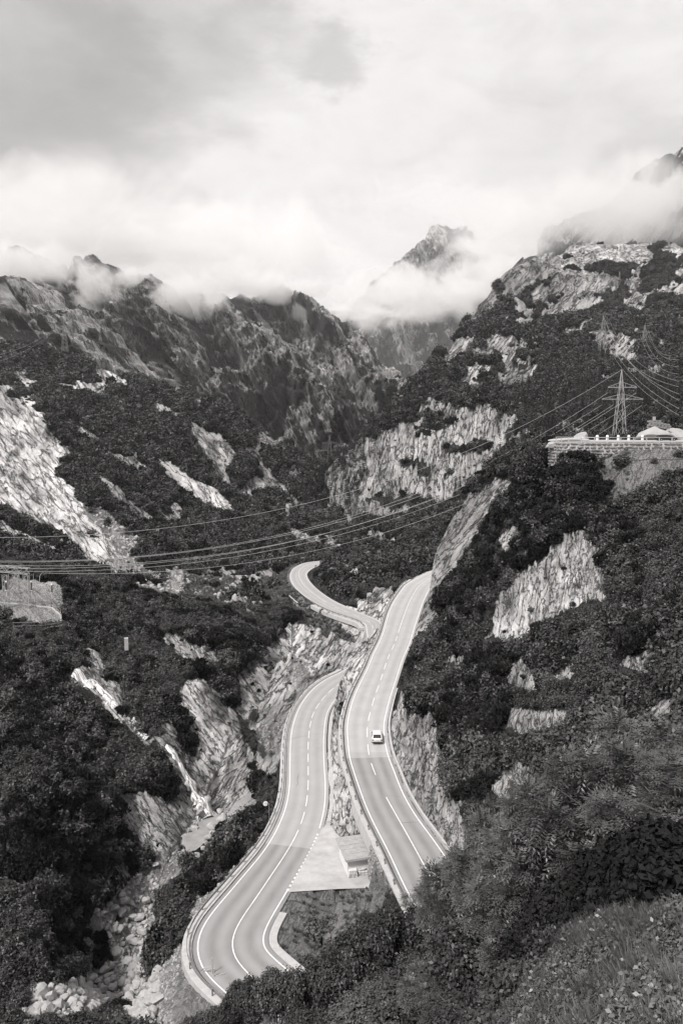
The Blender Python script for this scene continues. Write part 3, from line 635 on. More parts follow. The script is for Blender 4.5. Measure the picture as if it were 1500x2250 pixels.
# visible from the camera? (running maximum of slope along each column)
_sl = (_GZ2/np.exp(tt)[:, None]); _run = np.maximum.accumulate(_sl, axis=0)
m_vis = _mk((_run-_sl < .02).astype(float).ravel())
def visible(x, y, h=0.0):
    ti = np.clip(np.interp(np.log(np.maximum(y, 9.01)), tt, np.arange(NTT)).round().astype(int), 0, NTT-1); si = np.clip(((x/y+.60)/1.2*(NS-1)).round().astype(int), 0, NS-1)
    return (_GZ2[ti, si]+h)/y > _run[ti, si]-.004

# ------------------------------------------------------------------ road surface and markings
def ribbon(name, i0_, i1_, off0, off1, dz, mat, parent=None, step=1, kind=None, cross=1):
    """a strip along the road between two signed offsets (arrays or numbers) from its centre"""
    idx = np.arange(i0_, i1_+1, step); o0 = np.broadcast_to(off0, (NR,))[idx]; o1 = np.broadcast_to(off1, (NR,))[idx]
    rows = []
    for k in range(cross+1):
        o = o0+(o1-o0)*k/cross; p = ROAD[idx]+RN[idx]*o[:, None]; p[:, 2] = ROAD[idx, 2]+dz; rows.append(p)
    V = np.stack(rows, axis=1).reshape(-1, 3); f = grid_faces(len(idx), cross+1)
    me = mesh_np(name, V, f, {'across': ('FLOAT', np.tile(np.arange(cross+1)/cross, len(idx))), 'along': ('FLOAT', np.repeat(idx.astype(float), cross+1))})
    o = link(name, me, mat, parent)
    if kind: o['kind'] = kind
    return o
def asphalt_mat():
    m = bpy.data.materials.new('worn_asphalt'); m.use_nodes = True; t = NT(m.node_tree); b = m.node_tree.nodes['Principled BSDF']
    ac = t.node('ShaderNodeAttribute', attribute_name='across').outputs['Fac']; al = t.node('ShaderNodeAttribute', attribute_name='along').outputs['Fac']
    g = t.node('ShaderNodeNewGeometry').outputs['Position']
    # wheel tracks: polished, darker bands in each lane
    tr = t.math('COSINE', t.math('MULTIPLY', t.math('SUBTRACT', ac, .5), 4*math.pi*2)); tr = t.math('MULTIPLY_ADD', tr, .5, .5)
    patch = t.math('ADD', t.math('GREATER_THAN', al, float(PATCH0)), 0.0)
    patch2 = t.math('LESS_THAN', al, float(PATCH1)); newer = t.math('MULTIPLY', patch, patch2)
    lower = t.math('MULTIPLY', t.math('GREATER_THAN', al, float(iH-60)), .10)
    n = t.noise(g, .35, 5, .6); n2 = t.noise(g, 14.0, 4, .8); long_ = t.noise(t.scale(g, (1, .25, 1)), 1.1, 5, .6)
    v = t.math('ADD', .355, t.math('MULTIPLY', t.math('SUBTRACT', n, .5), .10))
    v = t.math('ADD', v, t.math('MULTIPLY', t.math('SUBTRACT', long_, .5), .06))
    v = t.math('ADD', v, t.math('MULTIPLY', t.math('SUBTRACT', n2, .5), .10))
    v = t.math('MULTIPLY', v, t.math('SUBTRACT', 1.0, t.math('MULTIPLY', newer, .18)))
    v = t.math('MULTIPLY', v, t.math('SUBTRACT', 1.0, lower))
    v = t.math('MULTIPLY', v, t.math('SUBTRACT', 1.0, t.math('MULTIPLY', tr, t.math('MULTIPLY', t.math('MULTIPLY', long_, .36), t.math('ADD', .3, t.math('MAXIMUM', newer, .35))))))
    t.l.new(t.warm(v), b.inputs['Base Color']); b.inputs['Roughness'].default_value = .85; b.inputs['Specular IOR Level'].default_value = .3
    bn = t.node('ShaderNodeBump', inp={'Strength': .25, 'Distance': .02}); t.l.new(t.noise(g, 30, 3, .7), bn.inputs['Height']); t.l.new(bn.outputs[0], b.inputs['Normal'])
    return m
PATCH0 = upst(815, 1663); PATCH1 = lost(640, 1860)
M['asphalt'] = asphalt_mat()
road_o = ribbon('road', 0, NR-1, -HWL-EDGE, HWR+EDGE, 0.0, M['asphalt'], cross=8, kind='structure')
mk = ribbon('edge_line', 0, min(i0, i1)+1, HWR-.07, HWR+.07, .006, M['white'], road_o); mk = ribbon('edge_line', max(i0, i1), NR-1, HWR-.07, HWR+.07, .006, M['white'], road_o)
mk = ribbon('edge_line', 0, lost(600, 1840)+400 if False else NR-1, -HWL-.07, -HWL+.07, .006, M['white'], road_o)
# centre line: solid in the bends, dashed between
iA, iB = upst(877, 1390), upst(848, 1752); iC, iD = lost(655, 1822), lost(753, 1497); iE, iF = fast(813, 1367), fast(717, 1324)
mk = ribbon('centre_line', 0, iA, -.06, .06, .006, M['white'], road_o)
mk = ribbon('centre_line', iB, iC, -.06, .06, .006, M['white'], road_o)
mk = ribbon('centre_line', iF, NR-1, -.06, .06, .006, M['white'], road_o)
def dashes(a, b, on, off):
    i = a
    while i+on < b:
        ribbon('dash', i, i+on, -.06, .06, .006, M['white'], road_o); i += on+off
dashes(iA+3, iB-2, 4, 3); dashes(iC+2, iE-10, 4, 2); dashes(iE-8, iF-1, 4, 4)
# forecourt: a paved sheet flush with the lower run, kept clear of the road by its own edge
lm = MB(); nlot = 14
lotv = []
for (x, y) in LOT: lotv.append((x, y, float(road_z_near(y))-.004))
bm = bmesh.new(); vs = [bm.verts.new(p) for p in lotv]; f = bm.faces.new(vs); bmesh.ops.triangulate(bm, faces=[f])
bmesh.ops.subdivide_edges(bm, edges=bm.edges[:], cuts=5, use_grid_fill=True)
for v_ in bm.verts: v_.co.z = float(road_z_near(v_.co.y))-.008
me = bpy.data.meshes.new('forecourt'); bm.to_mesh(me); bm.free()
M['lot'] = plain('forecourt_asphalt', .37, .9, 0, .30, .45, .2)
lot_o = tag(link('forecourt', me, M['lot']), kind='structure')
# ================================================================== FAR MOUNTAINS
M['far'] = land_material('mountain_rock', 1, veg=.045, brk=1.9, ys=.22, sf=1.3, sk=(.5, .3, .2), rockv=(.14, .32, .46, .60))
def mountain(name, ridge, base, seed, nu=420, nv=170, rocks=(), rock_bias=0.0, relief=.055, sdv=-1.0, gully=.10):
    """ridge, base: lists (u, v, distance); a slope between them, a back slope behind"""
    kf = .75 if ridge[0][2] > 5500 else 1.0; ridge = [(a, b, c*kf) for a, b, c in ridge]; base = [(a, b, c*kf) for a, b, c in base]
    r = np.array(ridge, float); b_ = np.array(base, float)
    us = np.linspace(r[0, 0], r[-1, 0], nu); fr = np.concatenate([[-.5, -.3, -.15, -.06], np.linspace(0, 1, nv)])
    U, F = np.meshgrid(us, fr)
    V0, Y0 = np.interp(U, r[:, 0], r[:, 1]), np.interp(U, r[:, 0], r[:, 2]); V1, Y1 = np.interp(U, b_[:, 0], b_[:, 1]), np.interp(U, b_[:, 0], b_[:, 2])
    Fp = np.clip(F, 0, 1); V = V0+(V1-V0)*Fp; Y = Y0+(Y1-Y0)*Fp
    yd = (1125-V)/1750; dy = CT+yd*ST
    X = (U-750)/1750/dy*Y; Z = (-ST+yd*CT)/dy*Y
    bk = np.clip(-F, 0, 1); Yb = Y+bk*Y0*.5; X = X*Yb/Y; Z = Z*1.0-bk*Y0*.35; Y = Yb
    L = float(np.mean(r[:, 2]))
    # spurs and gullies running down the slope
    q = U/1750*L*np.where(sdv < 0, 1, -1)-V/1750*L*.75
    g = np.abs(fbm(q/(L*gully), Z/(L*gully*6), 0*q, 5, seed))
    n2 = fbm(X/(L*.06), Y/(L*.12), Z/(L*.06), 7, seed+5, .62)
    edge = sstep(-.02, .10, F)*sstep(0, .0, F+1)
    disp = (g-.3)*L*relief*1.5+n2*L*relief*.45
    Y = Y-disp*edge*2.0; Z = Z+(n2*L*.012+(g-.35)*L*.008)
    x, y, z = X.ravel(), Y.ravel(), Z.ravel(); u, v = U.ravel(), V.ravel()
    wu = u+22*fbm(u/30, v/30, 0*u, 4, seed+9); wv = v+22*fbm(u/30, v/30, 0*u+9, 4, seed+11)
    rk_ = np.zeros(len(u))
    for p in rocks: rk_ = np.maximum(rk_, in_poly(wu, wv, p).astype(float))
    st = fbm(q.ravel()/(L*.016), z/(L*.05), y/(L*.05), 6, seed+20, .62)
    rk_ = np.clip(rk_*.40+rock_bias+.30+st*.80, 0, 1)
    me = mesh_np(name, np.stack([x, y, z], axis=1), grid_faces(len(fr), nu), {'rk': ('FLOAT_VECTOR', streak_space(x, y, z, sdv)), 'rock': ('FLOAT', rk_),
        'gravel': ('FLOAT', 0*x), 'grass': ('FLOAT', 0*x), 'sc': ('FLOAT', 0*x+L/190), 'pale': ('FLOAT', 0*x+.12)})
    return tag(link(name, me, M['far']), kind='structure')
mountain('mountain', [(-260, 560, 1650), (-100, 590, 1650), (10, 602, 1640), (60, 612, 1640), (110, 640, 1620), (170, 668, 1600), (220, 720, 1560), (280, 775, 1520), (340, 830, 1480), (420, 900, 1440)],
         [(-260, 1010, 1150), (420, 1010, 1200)], 900, 260, 110, rocks=[[(90, 690), (170, 670), (260, 760), (230, 800), (150, 760)], [(0, 640), (120, 650), (90, 690), (20, 690)]], rock_bias=.12, relief=.05)
mountain('mountain', [(-300, 480, 2600), (-100, 520, 2500), (0, 545, 2450), (60, 548, 2450), (110, 556, 2450), (150, 590, 2420), (190, 566, 2400), (212, 560, 2400), (222, 575, 2390), (260, 588, 2350), (330, 600, 2300), (370, 625, 2260), (400, 640, 2240), (440, 700, 2200), (480, 790, 2150), (530, 860, 2100), (600, 950, 2000)],
         [(-300, 1040, 1600), (600, 1060, 1500)], 940, 420, 170, rocks=[[(230, 650), (330, 690), (400, 760), (470, 850), (520, 880), (420, 870), (330, 830), (250, 770), (200, 700)]], rock_bias=.16, relief=.06)
mountain('mountain', [(330, 690, 3000), (400, 650, 3000), (450, 652, 2980), (500, 640, 2950), (560, 632, 2920), (620, 622, 2880), (655, 634, 2850), (700, 672, 2750), (740, 705, 2650), (790, 740, 2500), (840, 778, 2350), (880, 808, 2250), (915, 845, 2150), (960, 900, 2050)],
         [(330, 1060, 1700), (620, 1090, 1450), (760, 1110, 1250), (960, 1090, 1300)], 980, 420, 170, rocks=[[(560, 720), (620, 760), (660, 830), (600, 900), (560, 860)], [(640, 720), (720, 740), (790, 800), (870, 850), (800, 900), (700, 890), (650, 800)]], rock_bias=.20, relief=.06)
mountain('mountain', [(560, 740, 8600), (680, 690, 8500), (745, 662, 8500), (800, 640, 8500), (850, 600, 8500), (885, 562, 8450), (915, 538, 8450), (945, 510, 8400), (965, 520, 8400), (1000, 515, 8400), (1028, 502, 8400), (1050, 545, 8450), (1100, 590, 8500), (1180, 640, 8500), (1300, 700, 8600)],
         [(560, 900, 6000), (1300, 900, 6000)], 1020, 300, 130, rock_bias=.05, relief=.045, rocks=[[(900, 540), (1050, 520), (1040, 620), (950, 600)]])
mountain('mountain', [(1180, 520, 3000), (1280, 470, 2950), (1340, 440, 2900), (1385, 402, 2850), (1430, 372, 2800), (1480, 340, 2750), (1600, 270, 2700), (1750, 250, 2700)],
         [(1180, 640, 1900), (1750, 620, 1800)], 1060, 260, 110, rock_bias=.10, relief=.022, sdv=1.0)

# ------------------------------------------------------------------ air
hz = MB().box((0, 5400, 1300), (16000, 11600, 3000)); haze = hz.build('haze'); haze.display_type = 'WIRE'
hm = bpy.data.materials.new('haze'); hm.use_nodes = True; t = NT(hm.node_tree); t.n.clear()
o_ = t.node('ShaderNodeOutputMaterial'); pv = t.node('ShaderNodeVolumePrincipled', inp={'Density': 3.4e-5, 'Anisotropy': .2}); pv.inputs['Color'].default_value = (.95, .94, .94, 1)
t.l.new(pv.outputs[0], o_.inputs['Volume']); haze.data.materials.append(hm); tag(haze, kind='stuff')

# ------------------------------------------------------------------ low clouds hanging on the mountains
def cloud_mat(name, dens, scale, thr, soft, seed):
    m = bpy.data.materials.new(name); m.use_nodes = True; t = NT(m.node_tree); t.n.clear()
    o_ = t.node('ShaderNodeOutputMaterial'); pv = t.node('ShaderNodeVolumePrincipled', inp={'Anisotropy': .25}); pv.inputs['Color'].default_value = (1, .99, .985, 1)
    oc = t.node('ShaderNodeTexCoord').outputs['Object']          # -1..1 inside the ellipsoid
    ln = t.node('ShaderNodeVectorMath', operation='LENGTH'); t.l.new(oc, ln.inputs[0])
    fall = t.math('SUBTRACT', 1.0, ln.outputs['Value'], clamp=True)
    g = t.node('ShaderNodeNewGeometry').outputs['Position']
    n = t.noise(t.scale(g, (1, 1, 1.15)), scale*1.3, 8, .66, 1.1)
    n = t.math('ADD', t.math('MULTIPLY', t.math('SUBTRACT', n, .5), 1.7), .5)
    d = t.math('ADD', n, t.math('MULTIPLY', t.math('SUBTRACT', fall, .45), .55))
    mr = t.node('ShaderNodeMapRange', interpolation_type='SMOOTHSTEP', inp={'From Min': thr, 'From Max': thr+soft}); t.l.new(d, mr.inputs[0])
    edge = t.node('ShaderNodeMapRange', interpolation_type='SMOOTHSTEP', inp={'From Min': .0, 'From Max': .25}); t.l.new(fall, edge.inputs[0])
    t.l.new(t.math('MULTIPLY', t.math('MULTIPLY', mr.outputs[0], edge.outputs[0]), dens), pv.inputs['Density'])
    t.l.new(pv.outputs[0], o_.inputs['Volume']); m.cycles.homogeneous_volume = False if hasattr(m.cycles, 'homogeneous_volume') else None
    return m
_ico = None
def cloud(u, v, Y, ru, rv, rY, dens=.006, sc=.004, thr=.46, soft=.16, label=None):
    """an ellipsoid of cloud; ru, rv half sizes as seen, in photo pixels; rY half depth in metres"""
    global _ico
    if Y > 5500: Y, rY, dens, sc = Y*.75, rY*.75, dens*1.1, sc*1.33
    if _ico is None:
        bm = bmesh.new(); bmesh.ops.create_icosphere(bm, subdivisions=2, radius=1.06); _ico = bpy.data.meshes.new('low_cloud'); bm.to_mesh(_ico); bm.free()
    me = _ico.copy(); p = PY(u, v, Y); o = link('low_cloud', me, cloud_mat('cloud_vapour', dens, sc, thr, soft, 0)); o.location = p
    o.scale = (ru/1750*Y, rY, rv/1750*Y); tag(o, kind='stuff'); return o
# the deck on the left summits
cloud(80, 455, 2450, 520, 110, 500, .0035, .0020, .33, .3)
cloud(520, 530, 2900, 380, 105, 420, .005, .0020, .36, .3)
cloud(200, 545, 2550, 380, 50, 300, .010, .0032, .42, .2)
cloud(60, 585, 1950, 190, 62, 250, .014, .005, .44, .2)
cloud(205, 630, 2120, 70, 90, 130, .014, .007, .43, .2)
cloud(35, 655, 1540, 105, 45, 70, .022, .008, .44, .2)
cloud(415, 650, 2200, 130, 65, 160, .016, .006, .44, .2)
cloud(560, 630, 2750, 210, 45, 140, .014, .005, .44, .2)
cloud(655, 690, 2560, 45, 36, 90, .010, .006, .46, .2)
# round the far peak and in the gap
cloud(850, 655, 6500, 200, 80, 700, .006, .0019, .42, .2)
cloud(1060, 610, 6500, 120, 110, 600, .008, .0018, .39, .2)
cloud(1010, 445, 7600, 360, 62, 700, .0012, .0012, .38, .2)
cloud(790, 690, 6000, 150, 55, 400, .006, .0022, .43, .2)
cloud(960, 600, 7300, 130, 55, 300, .005, .0024, .46, .2)
cloud(880, 610, 7000, 90, 50, 300, .007, .0026, .44, .2)
cloud(1030, 640, 6300, 110, 70, 300, .007, .0026, .46, .2)
cloud(120, 590, 2050, 60, 60, 120, .014, .009, .48, .2)
cloud(300, 610, 2250, 90, 40, 120, .014, .008, .47, .2)
cloud(470, 660, 2350, 50, 40, 90, .014, .010, .49, .2)
cloud(1150, 545, 1500, 110, 30, 90, .014, .007, .47, .2)
# over the right shoulder
cloud(1230, 470, 2050, 380, 100, 420, .006, .0022, .34, .3)
cloud(1450, 440, 2250, 140, 75, 200, .014, .004, .42, .2)
# ================================================================== VEGETATION
def leaf_mat(name, v0, v1, rough=.6, trans=.25, spec=.35):
    m = bpy.data.materials.new(name); m.use_nodes = True; t = NT(m.node_tree); b = m.node_tree.nodes['Principled BSDF']
    rnd = t.node('ShaderNodeObjectInfo').outputs['Random']; lv = t.node('ShaderNodeAttribute', attribute_name='lv').outputs['Fac']
    pos = t.node('ShaderNodeNewGeometry').outputs['Position']
    pn = t.noise(pos, .09, 3, .5)
    pn = t.ramp(pn, [(.36, 0), (.62, 1)])
    f = t.math('ADD', t.math('MULTIPLY', lv, .34), t.math('ADD', t.math('MULTIPLY', t.math('POWER', rnd, 1.6), .46), t.math('MULTIPLY', pn, .24)))
    v = t.mixf(f, v0, v1)
    t.l.new(t.warm(v), b.inputs['Base Color']); b.inputs['Roughness'].default_value = rough; b.inputs['Specular IOR Level'].default_value = spec
    return m
M['leaf'] = leaf_mat('broad_leaves', .004, .080, .5, spec=.35)
M['leaf_pale'] = leaf_mat('pale_leaves', .02, .15, .45, spec=.45)
M['leaf_shaded'] = leaf_mat('leaves_painted_shade', .004, .022, .7, spec=.1)  # canopy shade put into the leaf colour, for the hollow
M['needle'] = leaf_mat('needles', .004, .036, .7, spec=.2)
M['grass'] = leaf_mat('grass_blades', .05, .19, .6)

def leaf_quads(centres, normals, size, aspect=1.6, jitter=.5, rng=RNG):
    """one diamond-shaped leaf per centre"""
    n = len(centres); nr = normals+rng.normal(0, jitter, (n, 3)); nr /= np.linalg.norm(nr, axis=1)[:, None]+1e-9
    r = rng.normal(0, 1, (n, 3)); a = np.cross(nr, r); a /= np.linalg.norm(a, axis=1)[:, None]+1e-9; b = np.cross(nr, a)
    s = (size*rng.uniform(.6, 1.3, n))[:, None]
    v = np.stack([centres-a*s*aspect*.5, centres-b*s*.5+nr*s*.08, centres+a*s*aspect*.5, centres+b*s*.5+nr*s*.08], axis=1).reshape(-1, 3)
    f = np.arange(n*4).reshape(n, 4); return v, f
def crown_points(n, lobes, rng, shell=.45):
    """points through the outer part of a group of lobes; returns centres and outward directions"""
    L = np.array([(x, y, z, r) for x, y, z, r in lobes]); w_ = L[:, 3]**2; k = rng.choice(len(L), n, p=w_/w_.sum())
    d = rng.normal(0, 1, (n, 3)); d /= np.linalg.norm(d, axis=1)[:, None]; rad = L[k, 3]*(1-shell*rng.random(n)**1.7)
    p = L[k, :3]+d*rad[:, None]*np.array([1, 1, .85]); return p, d
def broad_crown(n, R, H, leaf, seed, nl=14, clump=6):
    rng = np.random.default_rng(seed); lobes = []
    for i in range(nl):
        a = rng.uniform(0, 2*math.pi); r = R*math.sqrt(rng.random())*.75; z = H*(.25+.6*rng.random())*(1-.35*(r/R)**2); lobes.append((r*math.cos(a), r*math.sin(a), z, R*rng.uniform(.26, .46)))
    p, d = crown_points(n//clump, lobes, rng)
    # each point carries a spray of leaves
    p = np.repeat(p, clump, axis=0)+rng.normal(0, leaf*1.1, (len(p)*clump, 3)); d = np.repeat(d, clump, axis=0); d[:, 2] += .5
    p[:, 2] = np.maximum(p[:, 2], .03*H)
    v, f = leaf_quads(p, d, leaf, rng=rng); lv = np.repeat(np.repeat(rng.random(len(p)//clump), clump)*.6+rng.random(len(p))*.4, 4)
    return v, f, lv
def pine_crown(n, R, H, leaf, seed):
    """mugo pine: many upright brushes of needles"""
    rng = np.random.default_rng(seed); lobes = [(rng.uniform(-.6, .6)*R, rng.uniform(-.6, .6)*R, H*rng.uniform(.25, .65), R*rng.uniform(.3, .45)) for _ in range(9)]
    p, d = crown_points(n//5, lobes, rng, .3); up = d*.6+np.array([0, 0, .9]); V, F, LV = [], [], []
    P = np.repeat(p, 5, axis=0); U = np.repeat(up, 5, axis=0)+rng.normal(0, .45, (len(P), 3)); U /= np.linalg.norm(U, axis=1)[:, None]
    side = np.cross(U, rng.normal(0, 1, U.shape)); side /= np.linalg.norm(side, axis=1)[:, None]
    s = leaf*rng.uniform(.7, 1.3, len(P))[:, None]
    v = np.stack([P-side*s*.12, P+U*s*.6-side*s*.25, P+U*s*1.25, P+U*s*.6+side*s*.25], axis=1).reshape(-1, 3)
    return v, np.arange(len(P)*4).reshape(-1, 4), np.repeat(rng.random(len(P)), 4)
def spruce_crown(H, R, nw, nb, seed):
    """whorls of drooping boughs, each a chain of ragged needle sprays"""
    rng = np.random.default_rng(seed); V = []
    for i in range(nw):
        t_ = (i+.5)/nw; z = H*(.08+.92*t_); r = R*(1-t_)**.85*rng.uniform(.8, 1.15)+.04*R; m = max(4, int(nb*(1-t_*.6)))
        for k in range(m):
            a = 2*math.pi*(k+rng.random()*.7)/m+i*.7; rr = r*rng.uniform(.6, 1.1); dx, dy = math.cos(a), math.sin(a); sx, sy = -dy, dx
            for q in range(3):
                f0, f1 = q/3, (q+1)/3*1.05; w_ = R*.20*(1-.5*f0)*(1-t_*.5)*rng.uniform(.7, 1.3); dr = -.28*rr
                z0, z1 = z+dr*f0**1.3, z+dr*f1**1.3-.02*H*rng.random()
                V += [(dx*rr*f0, dy*rr*f0, z0), (dx*rr*(f0+f1)/2+sx*w_, dy*rr*(f0+f1)/2+sy*w_, (z0+z1)/2-.03*H*rng.random()), (dx*rr*f1, dy*rr*f1, z1), (dx*rr*(f0+f1)/2-sx*w_, dy*rr*(f0+f1)/2-sy*w_, (z0+z1)/2-.03*H*rng.random())]
    V.append((0, 0, H)); V += [(.05*R, 0, H*.93), (0, 0, H*1.02), (-.05*R, 0, H*.93)]
    V = np.array(V); n = len(V)//4; return V, np.arange(n*4).reshape(n, 4), np.repeat(rng.random(n), 4)
def crown_mesh(name, data, mat):
    v, f, lv = data; me = mesh_np(name, v, f, {'lv': ('FLOAT', lv)}, smooth=False); me.materials.append(mat); return me

PROTO = {}
def proto_set(key, meshes):
    c = bpy.data.collections.new('source_'+key); os_ = []
    for i, me in enumerate(meshes):
        o = bpy.data.objects.new('%s_%02d' % (key, i), me); c.objects.link(o); os_.append(o)
    PROTO[key] = (c, len(os_))
def scatter(name, key, pts, scales, rots, tilt=None, choose=None):
    """one object whose points carry instances of the small plants of a set"""
    c, n = PROTO[key]; pts = np.asarray(pts, dtype=np.float32); k = len(pts)
    me = bpy.data.meshes.new(name); me.vertices.add(k); me.vertices.foreach_set('co', pts.ravel())
    idx = RNG.integers(0, n, k) if choose is None else choose
    rot = np.stack([RNG.normal(0, .10, k), RNG.normal(0, .10, k), rots], axis=1) if tilt is None else tilt
    sc = np.asarray(scales, dtype=np.float32); sc = np.stack([sc, sc, sc*RNG.uniform(.8, 1.25, k)], axis=1) if sc.ndim == 1 else sc
    for nm, ty, ar in (('pick', 'INT', idx), ('turn', 'FLOAT_VECTOR', rot), ('size', 'FLOAT_VECTOR', sc)):
        a = me.attributes.new(nm, ty, 'POINT'); a.data.foreach_set('vector' if ty == 'FLOAT_VECTOR' else 'value', np.asarray(ar, dtype=np.int32 if ty == 'INT' else np.float32).ravel())
    o = link(name, me); ng = bpy.data.node_groups.new(name, 'GeometryNodeTree')
    ng.interface.new_socket('Geometry', in_out='INPUT', socket_type='NodeSocketGeometry'); ng.interface.new_socket('Geometry', in_out='OUTPUT', socket_type='NodeSocketGeometry')
    N = ng.nodes; Lk = ng.links; gi = N.new('NodeGroupInput'); go = N.new('NodeGroupOutput'); ip = N.new('GeometryNodeInstanceOnPoints'); ci = N.new('GeometryNodeCollectionInfo')
    ci.inputs['Collection'].default_value = c; ci.inputs['Separate Children'].default_value = True; ci.inputs['Reset Children'].default_value = True
    def na(nm, ty):
        a = N.new('GeometryNodeInputNamedAttribute'); a.data_type = ty; a.inputs['Name'].default_value = nm; return a.outputs['Attribute']
    Lk.new(gi.outputs[0], ip.inputs['Points']); Lk.new(ci.outputs[0], ip.inputs['Instance']); ip.inputs['Pick Instance'].default_value = True
    Lk.new(na('pick', 'INT'), ip.inputs['Instance Index']); Lk.new(na('size', 'FLOAT_VECTOR'), ip.inputs['Scale'])
    e2r = N.new('FunctionNodeEulerToRotation'); Lk.new(na('turn', 'FLOAT_VECTOR'), e2r.inputs[0]); Lk.new(e2r.outputs[0], ip.inputs['Rotation'])
    Lk.new(ip.outputs[0], go.inputs[0]); md = o.modifiers.new('scatter', 'NODES'); md.node_group = ng
    return tag(o, kind='stuff')
proto_set('bush', [crown_mesh('bush', broad_crown(1500, 1.0, 1.5, .13, 50+i), M['leaf']) for i in range(6)])
proto_set('dwarf_pine', [crown_mesh('dwarf_pine', pine_crown(2200, 1.0, 1.3, .17, 80+i), M['needle']) for i in range(4)])
proto_set('far_bush', [crown_mesh('far_bush', broad_crown(360, 1.0, 1.3, .28, 110+i, 9, 4), M['leaf']) for i in range(4)]+[crown_mesh('far_pine', pine_crown(320, 1.0, 1.2, .45, 130+i), M['needle']) for i in range(4)])
proto_set('far_spruce', [crown_mesh('far_spruce', spruce_crown(6.0, 1.1, 11, 7, 150+i), M['needle']) for i in range(4)])

def rand_land(n, y0, y1, s0=-.56, s1=.56, rng=RNG):
    """random places, even over the ground"""
    y = np.sqrt(rng.uniform(y0*y0, y1*y1, n)); s = rng.uniform(s0, s1, n); return s*y, y
def green(x, y, h=0.5, r=1.2):
    ok = (m_made(x, y) < .5) & (m_dist(x, y) > r) & visible(x, y, h)
    z = land_z(x, y); R_, G_, GR_ = m_rock(x, y), m_grav(x, y), m_grass(x, y)
    return ok, z, R_, G_, GR_
LOT2 = [(-9, 88), (7.5, 84), (9, 95), (5.5, 106), (-1, 112), (-4, 104)]
KEEP = [PY(*a) for a in [(150, 1490, 172), (185, 1507, 170), (215, 1528, 167.5), (240, 1560, 164), (258, 1580, 162), (300, 1615, 157), (325, 1635, 154), (375, 1665, 150), (400, 1690, 149), (420, 1720, 147.5), (440, 1750, 146), (458, 1785, 143), (465, 1800, 141), (440, 1820, 138), (425, 1845, 136), (592, 1780, 117), (600, 1800, 116), (540, 1745, 150),
        (790, 1870, 97), (770, 1900, 96), (820, 1900, 96), (750, 1860, 99), (820, 1840, 101), (790, 1930, 95), (700, 1900, 99), (680, 1940, 95), (740, 1940, 94), (850, 1930, 93), (850, 1900, 95), (660, 1985, 89), (720, 1985, 88), (780, 1980, 87), (640, 2040, 83), (700, 2030, 84), (640, 2080, 80), (760, 2010, 86), (230, 2005, 116), (290, 2020, 118), (280, 1985, 119), (300, 2080, 115), (240, 2155, 108), (90, 2195, 105), (140, 2200, 105), (320, 1950, 122), (380, 1890, 128), (430, 1860, 133)]]
def hides_rock(x, y, z, s):
    """would the plant's upper half stand in front of bare rock or the stream bed?"""
    r = np.zeros(len(x), bool)
    for hf in (.5, 1.2):
        u, v = to_pix(x, y, z+s*hf)
        for L in (RP, GP):
            for y0_, y1_, p in L: r |= (y > y0_*.6) & (y < y1_) & in_poly(u, v, p)
    return r
# near shrubs 60..300 m
x, y = rand_land(60000, 60, 300); ok, z, R_, G_, GR_ = green(x, y, 3.0, 2.3)
u, v = to_pix(x, y, z)
dens = np.where(R_ > .5, .012, np.where(G_ > .5, .02, np.where(GR_ > .5, .015, 1.0)))
cl = fbm(x/14, y/14, 0*x, 3, 640)
ok &= RNG.random(len(x)) < dens
ok &= ~in_poly(x, y, SUBPAD) & ~in_poly(x, y, TERR) & ~in_poly(x, y, LOT2)
near_road = m_dist(x, y)
size = (.8+1.5*RNG.random(len(x))**1.8)*(1+.4*cl); size = np.where(near_road < 5, size*.5, size); size = np.where((R_ > .5) | (G_ > .5), size*.35, size)
size = np.where((y < 100) & (x < 2), size*.8, size)
# keep sight lines to the road: shrubs between the camera and the asphalt stay low
X, Yy, Zz, Sz, CLn = x[ok], y[ok], z[ok], np.clip(size[ok], .3, 2.4), cl[ok]
# drop shrubs whose crown would cover road or forecourt in the view
topz = Zz+Sz*1.5
def blocks_road(x, y, zt, w_):
    """does the sight line over the top of the plant meet the road behind it?"""
    bad = np.zeros(len(x), dtype=bool); u0, v0 = to_pix(x, y, zt)
    keyp = ROAD[(ROAD[:, 1] > 58)]; keyi = np.nonzero(ROAD[:, 1] > 58)[0]
    pts = np.concatenate([ROAD[keyi]+RN[keyi]*(HWR[keyi]*f)[:, None] for f in (1.25, .75, .25)]+[ROAD[keyi]-RN[keyi]*(HWL[keyi]*f)[:, None] for f in (.25, .75, 1.25)])
    hid = pts[:, 1]; pu, pv = to_pix(pts[:, 0], pts[:, 1], pts[:, 2])
    # only road that is really seen in the photograph
    seen = SEEN(pu, pv, pts[:, 1]); kp = np.array([tuple(q) for q in KEEP]); ku, kv = to_pix(kp[:, 0], kp[:, 1], kp[:, 2]); pu, pv, hid = np.concatenate([pu[seen], ku]), np.concatenate([pv[seen], kv]), np.concatenate([hid[seen], kp[:, 1]])
    _, vb = to_pix(x, y, zt-w_*1.6)
    for a in range(0, len(x), 4000):
        s = slice(a, a+4000); du = np.abs(u0[s][:, None]-pu[None]); rw = (w_[s]/y[s]*1750)[:, None]
        bad[s] = ((du < rw*1.05) & (pv[None] > v0[s][:, None]-2) & (pv[None] < vb[s][:, None]) & (hid[None] > y[s][:, None]+1)).any(axis=1)
    return bad
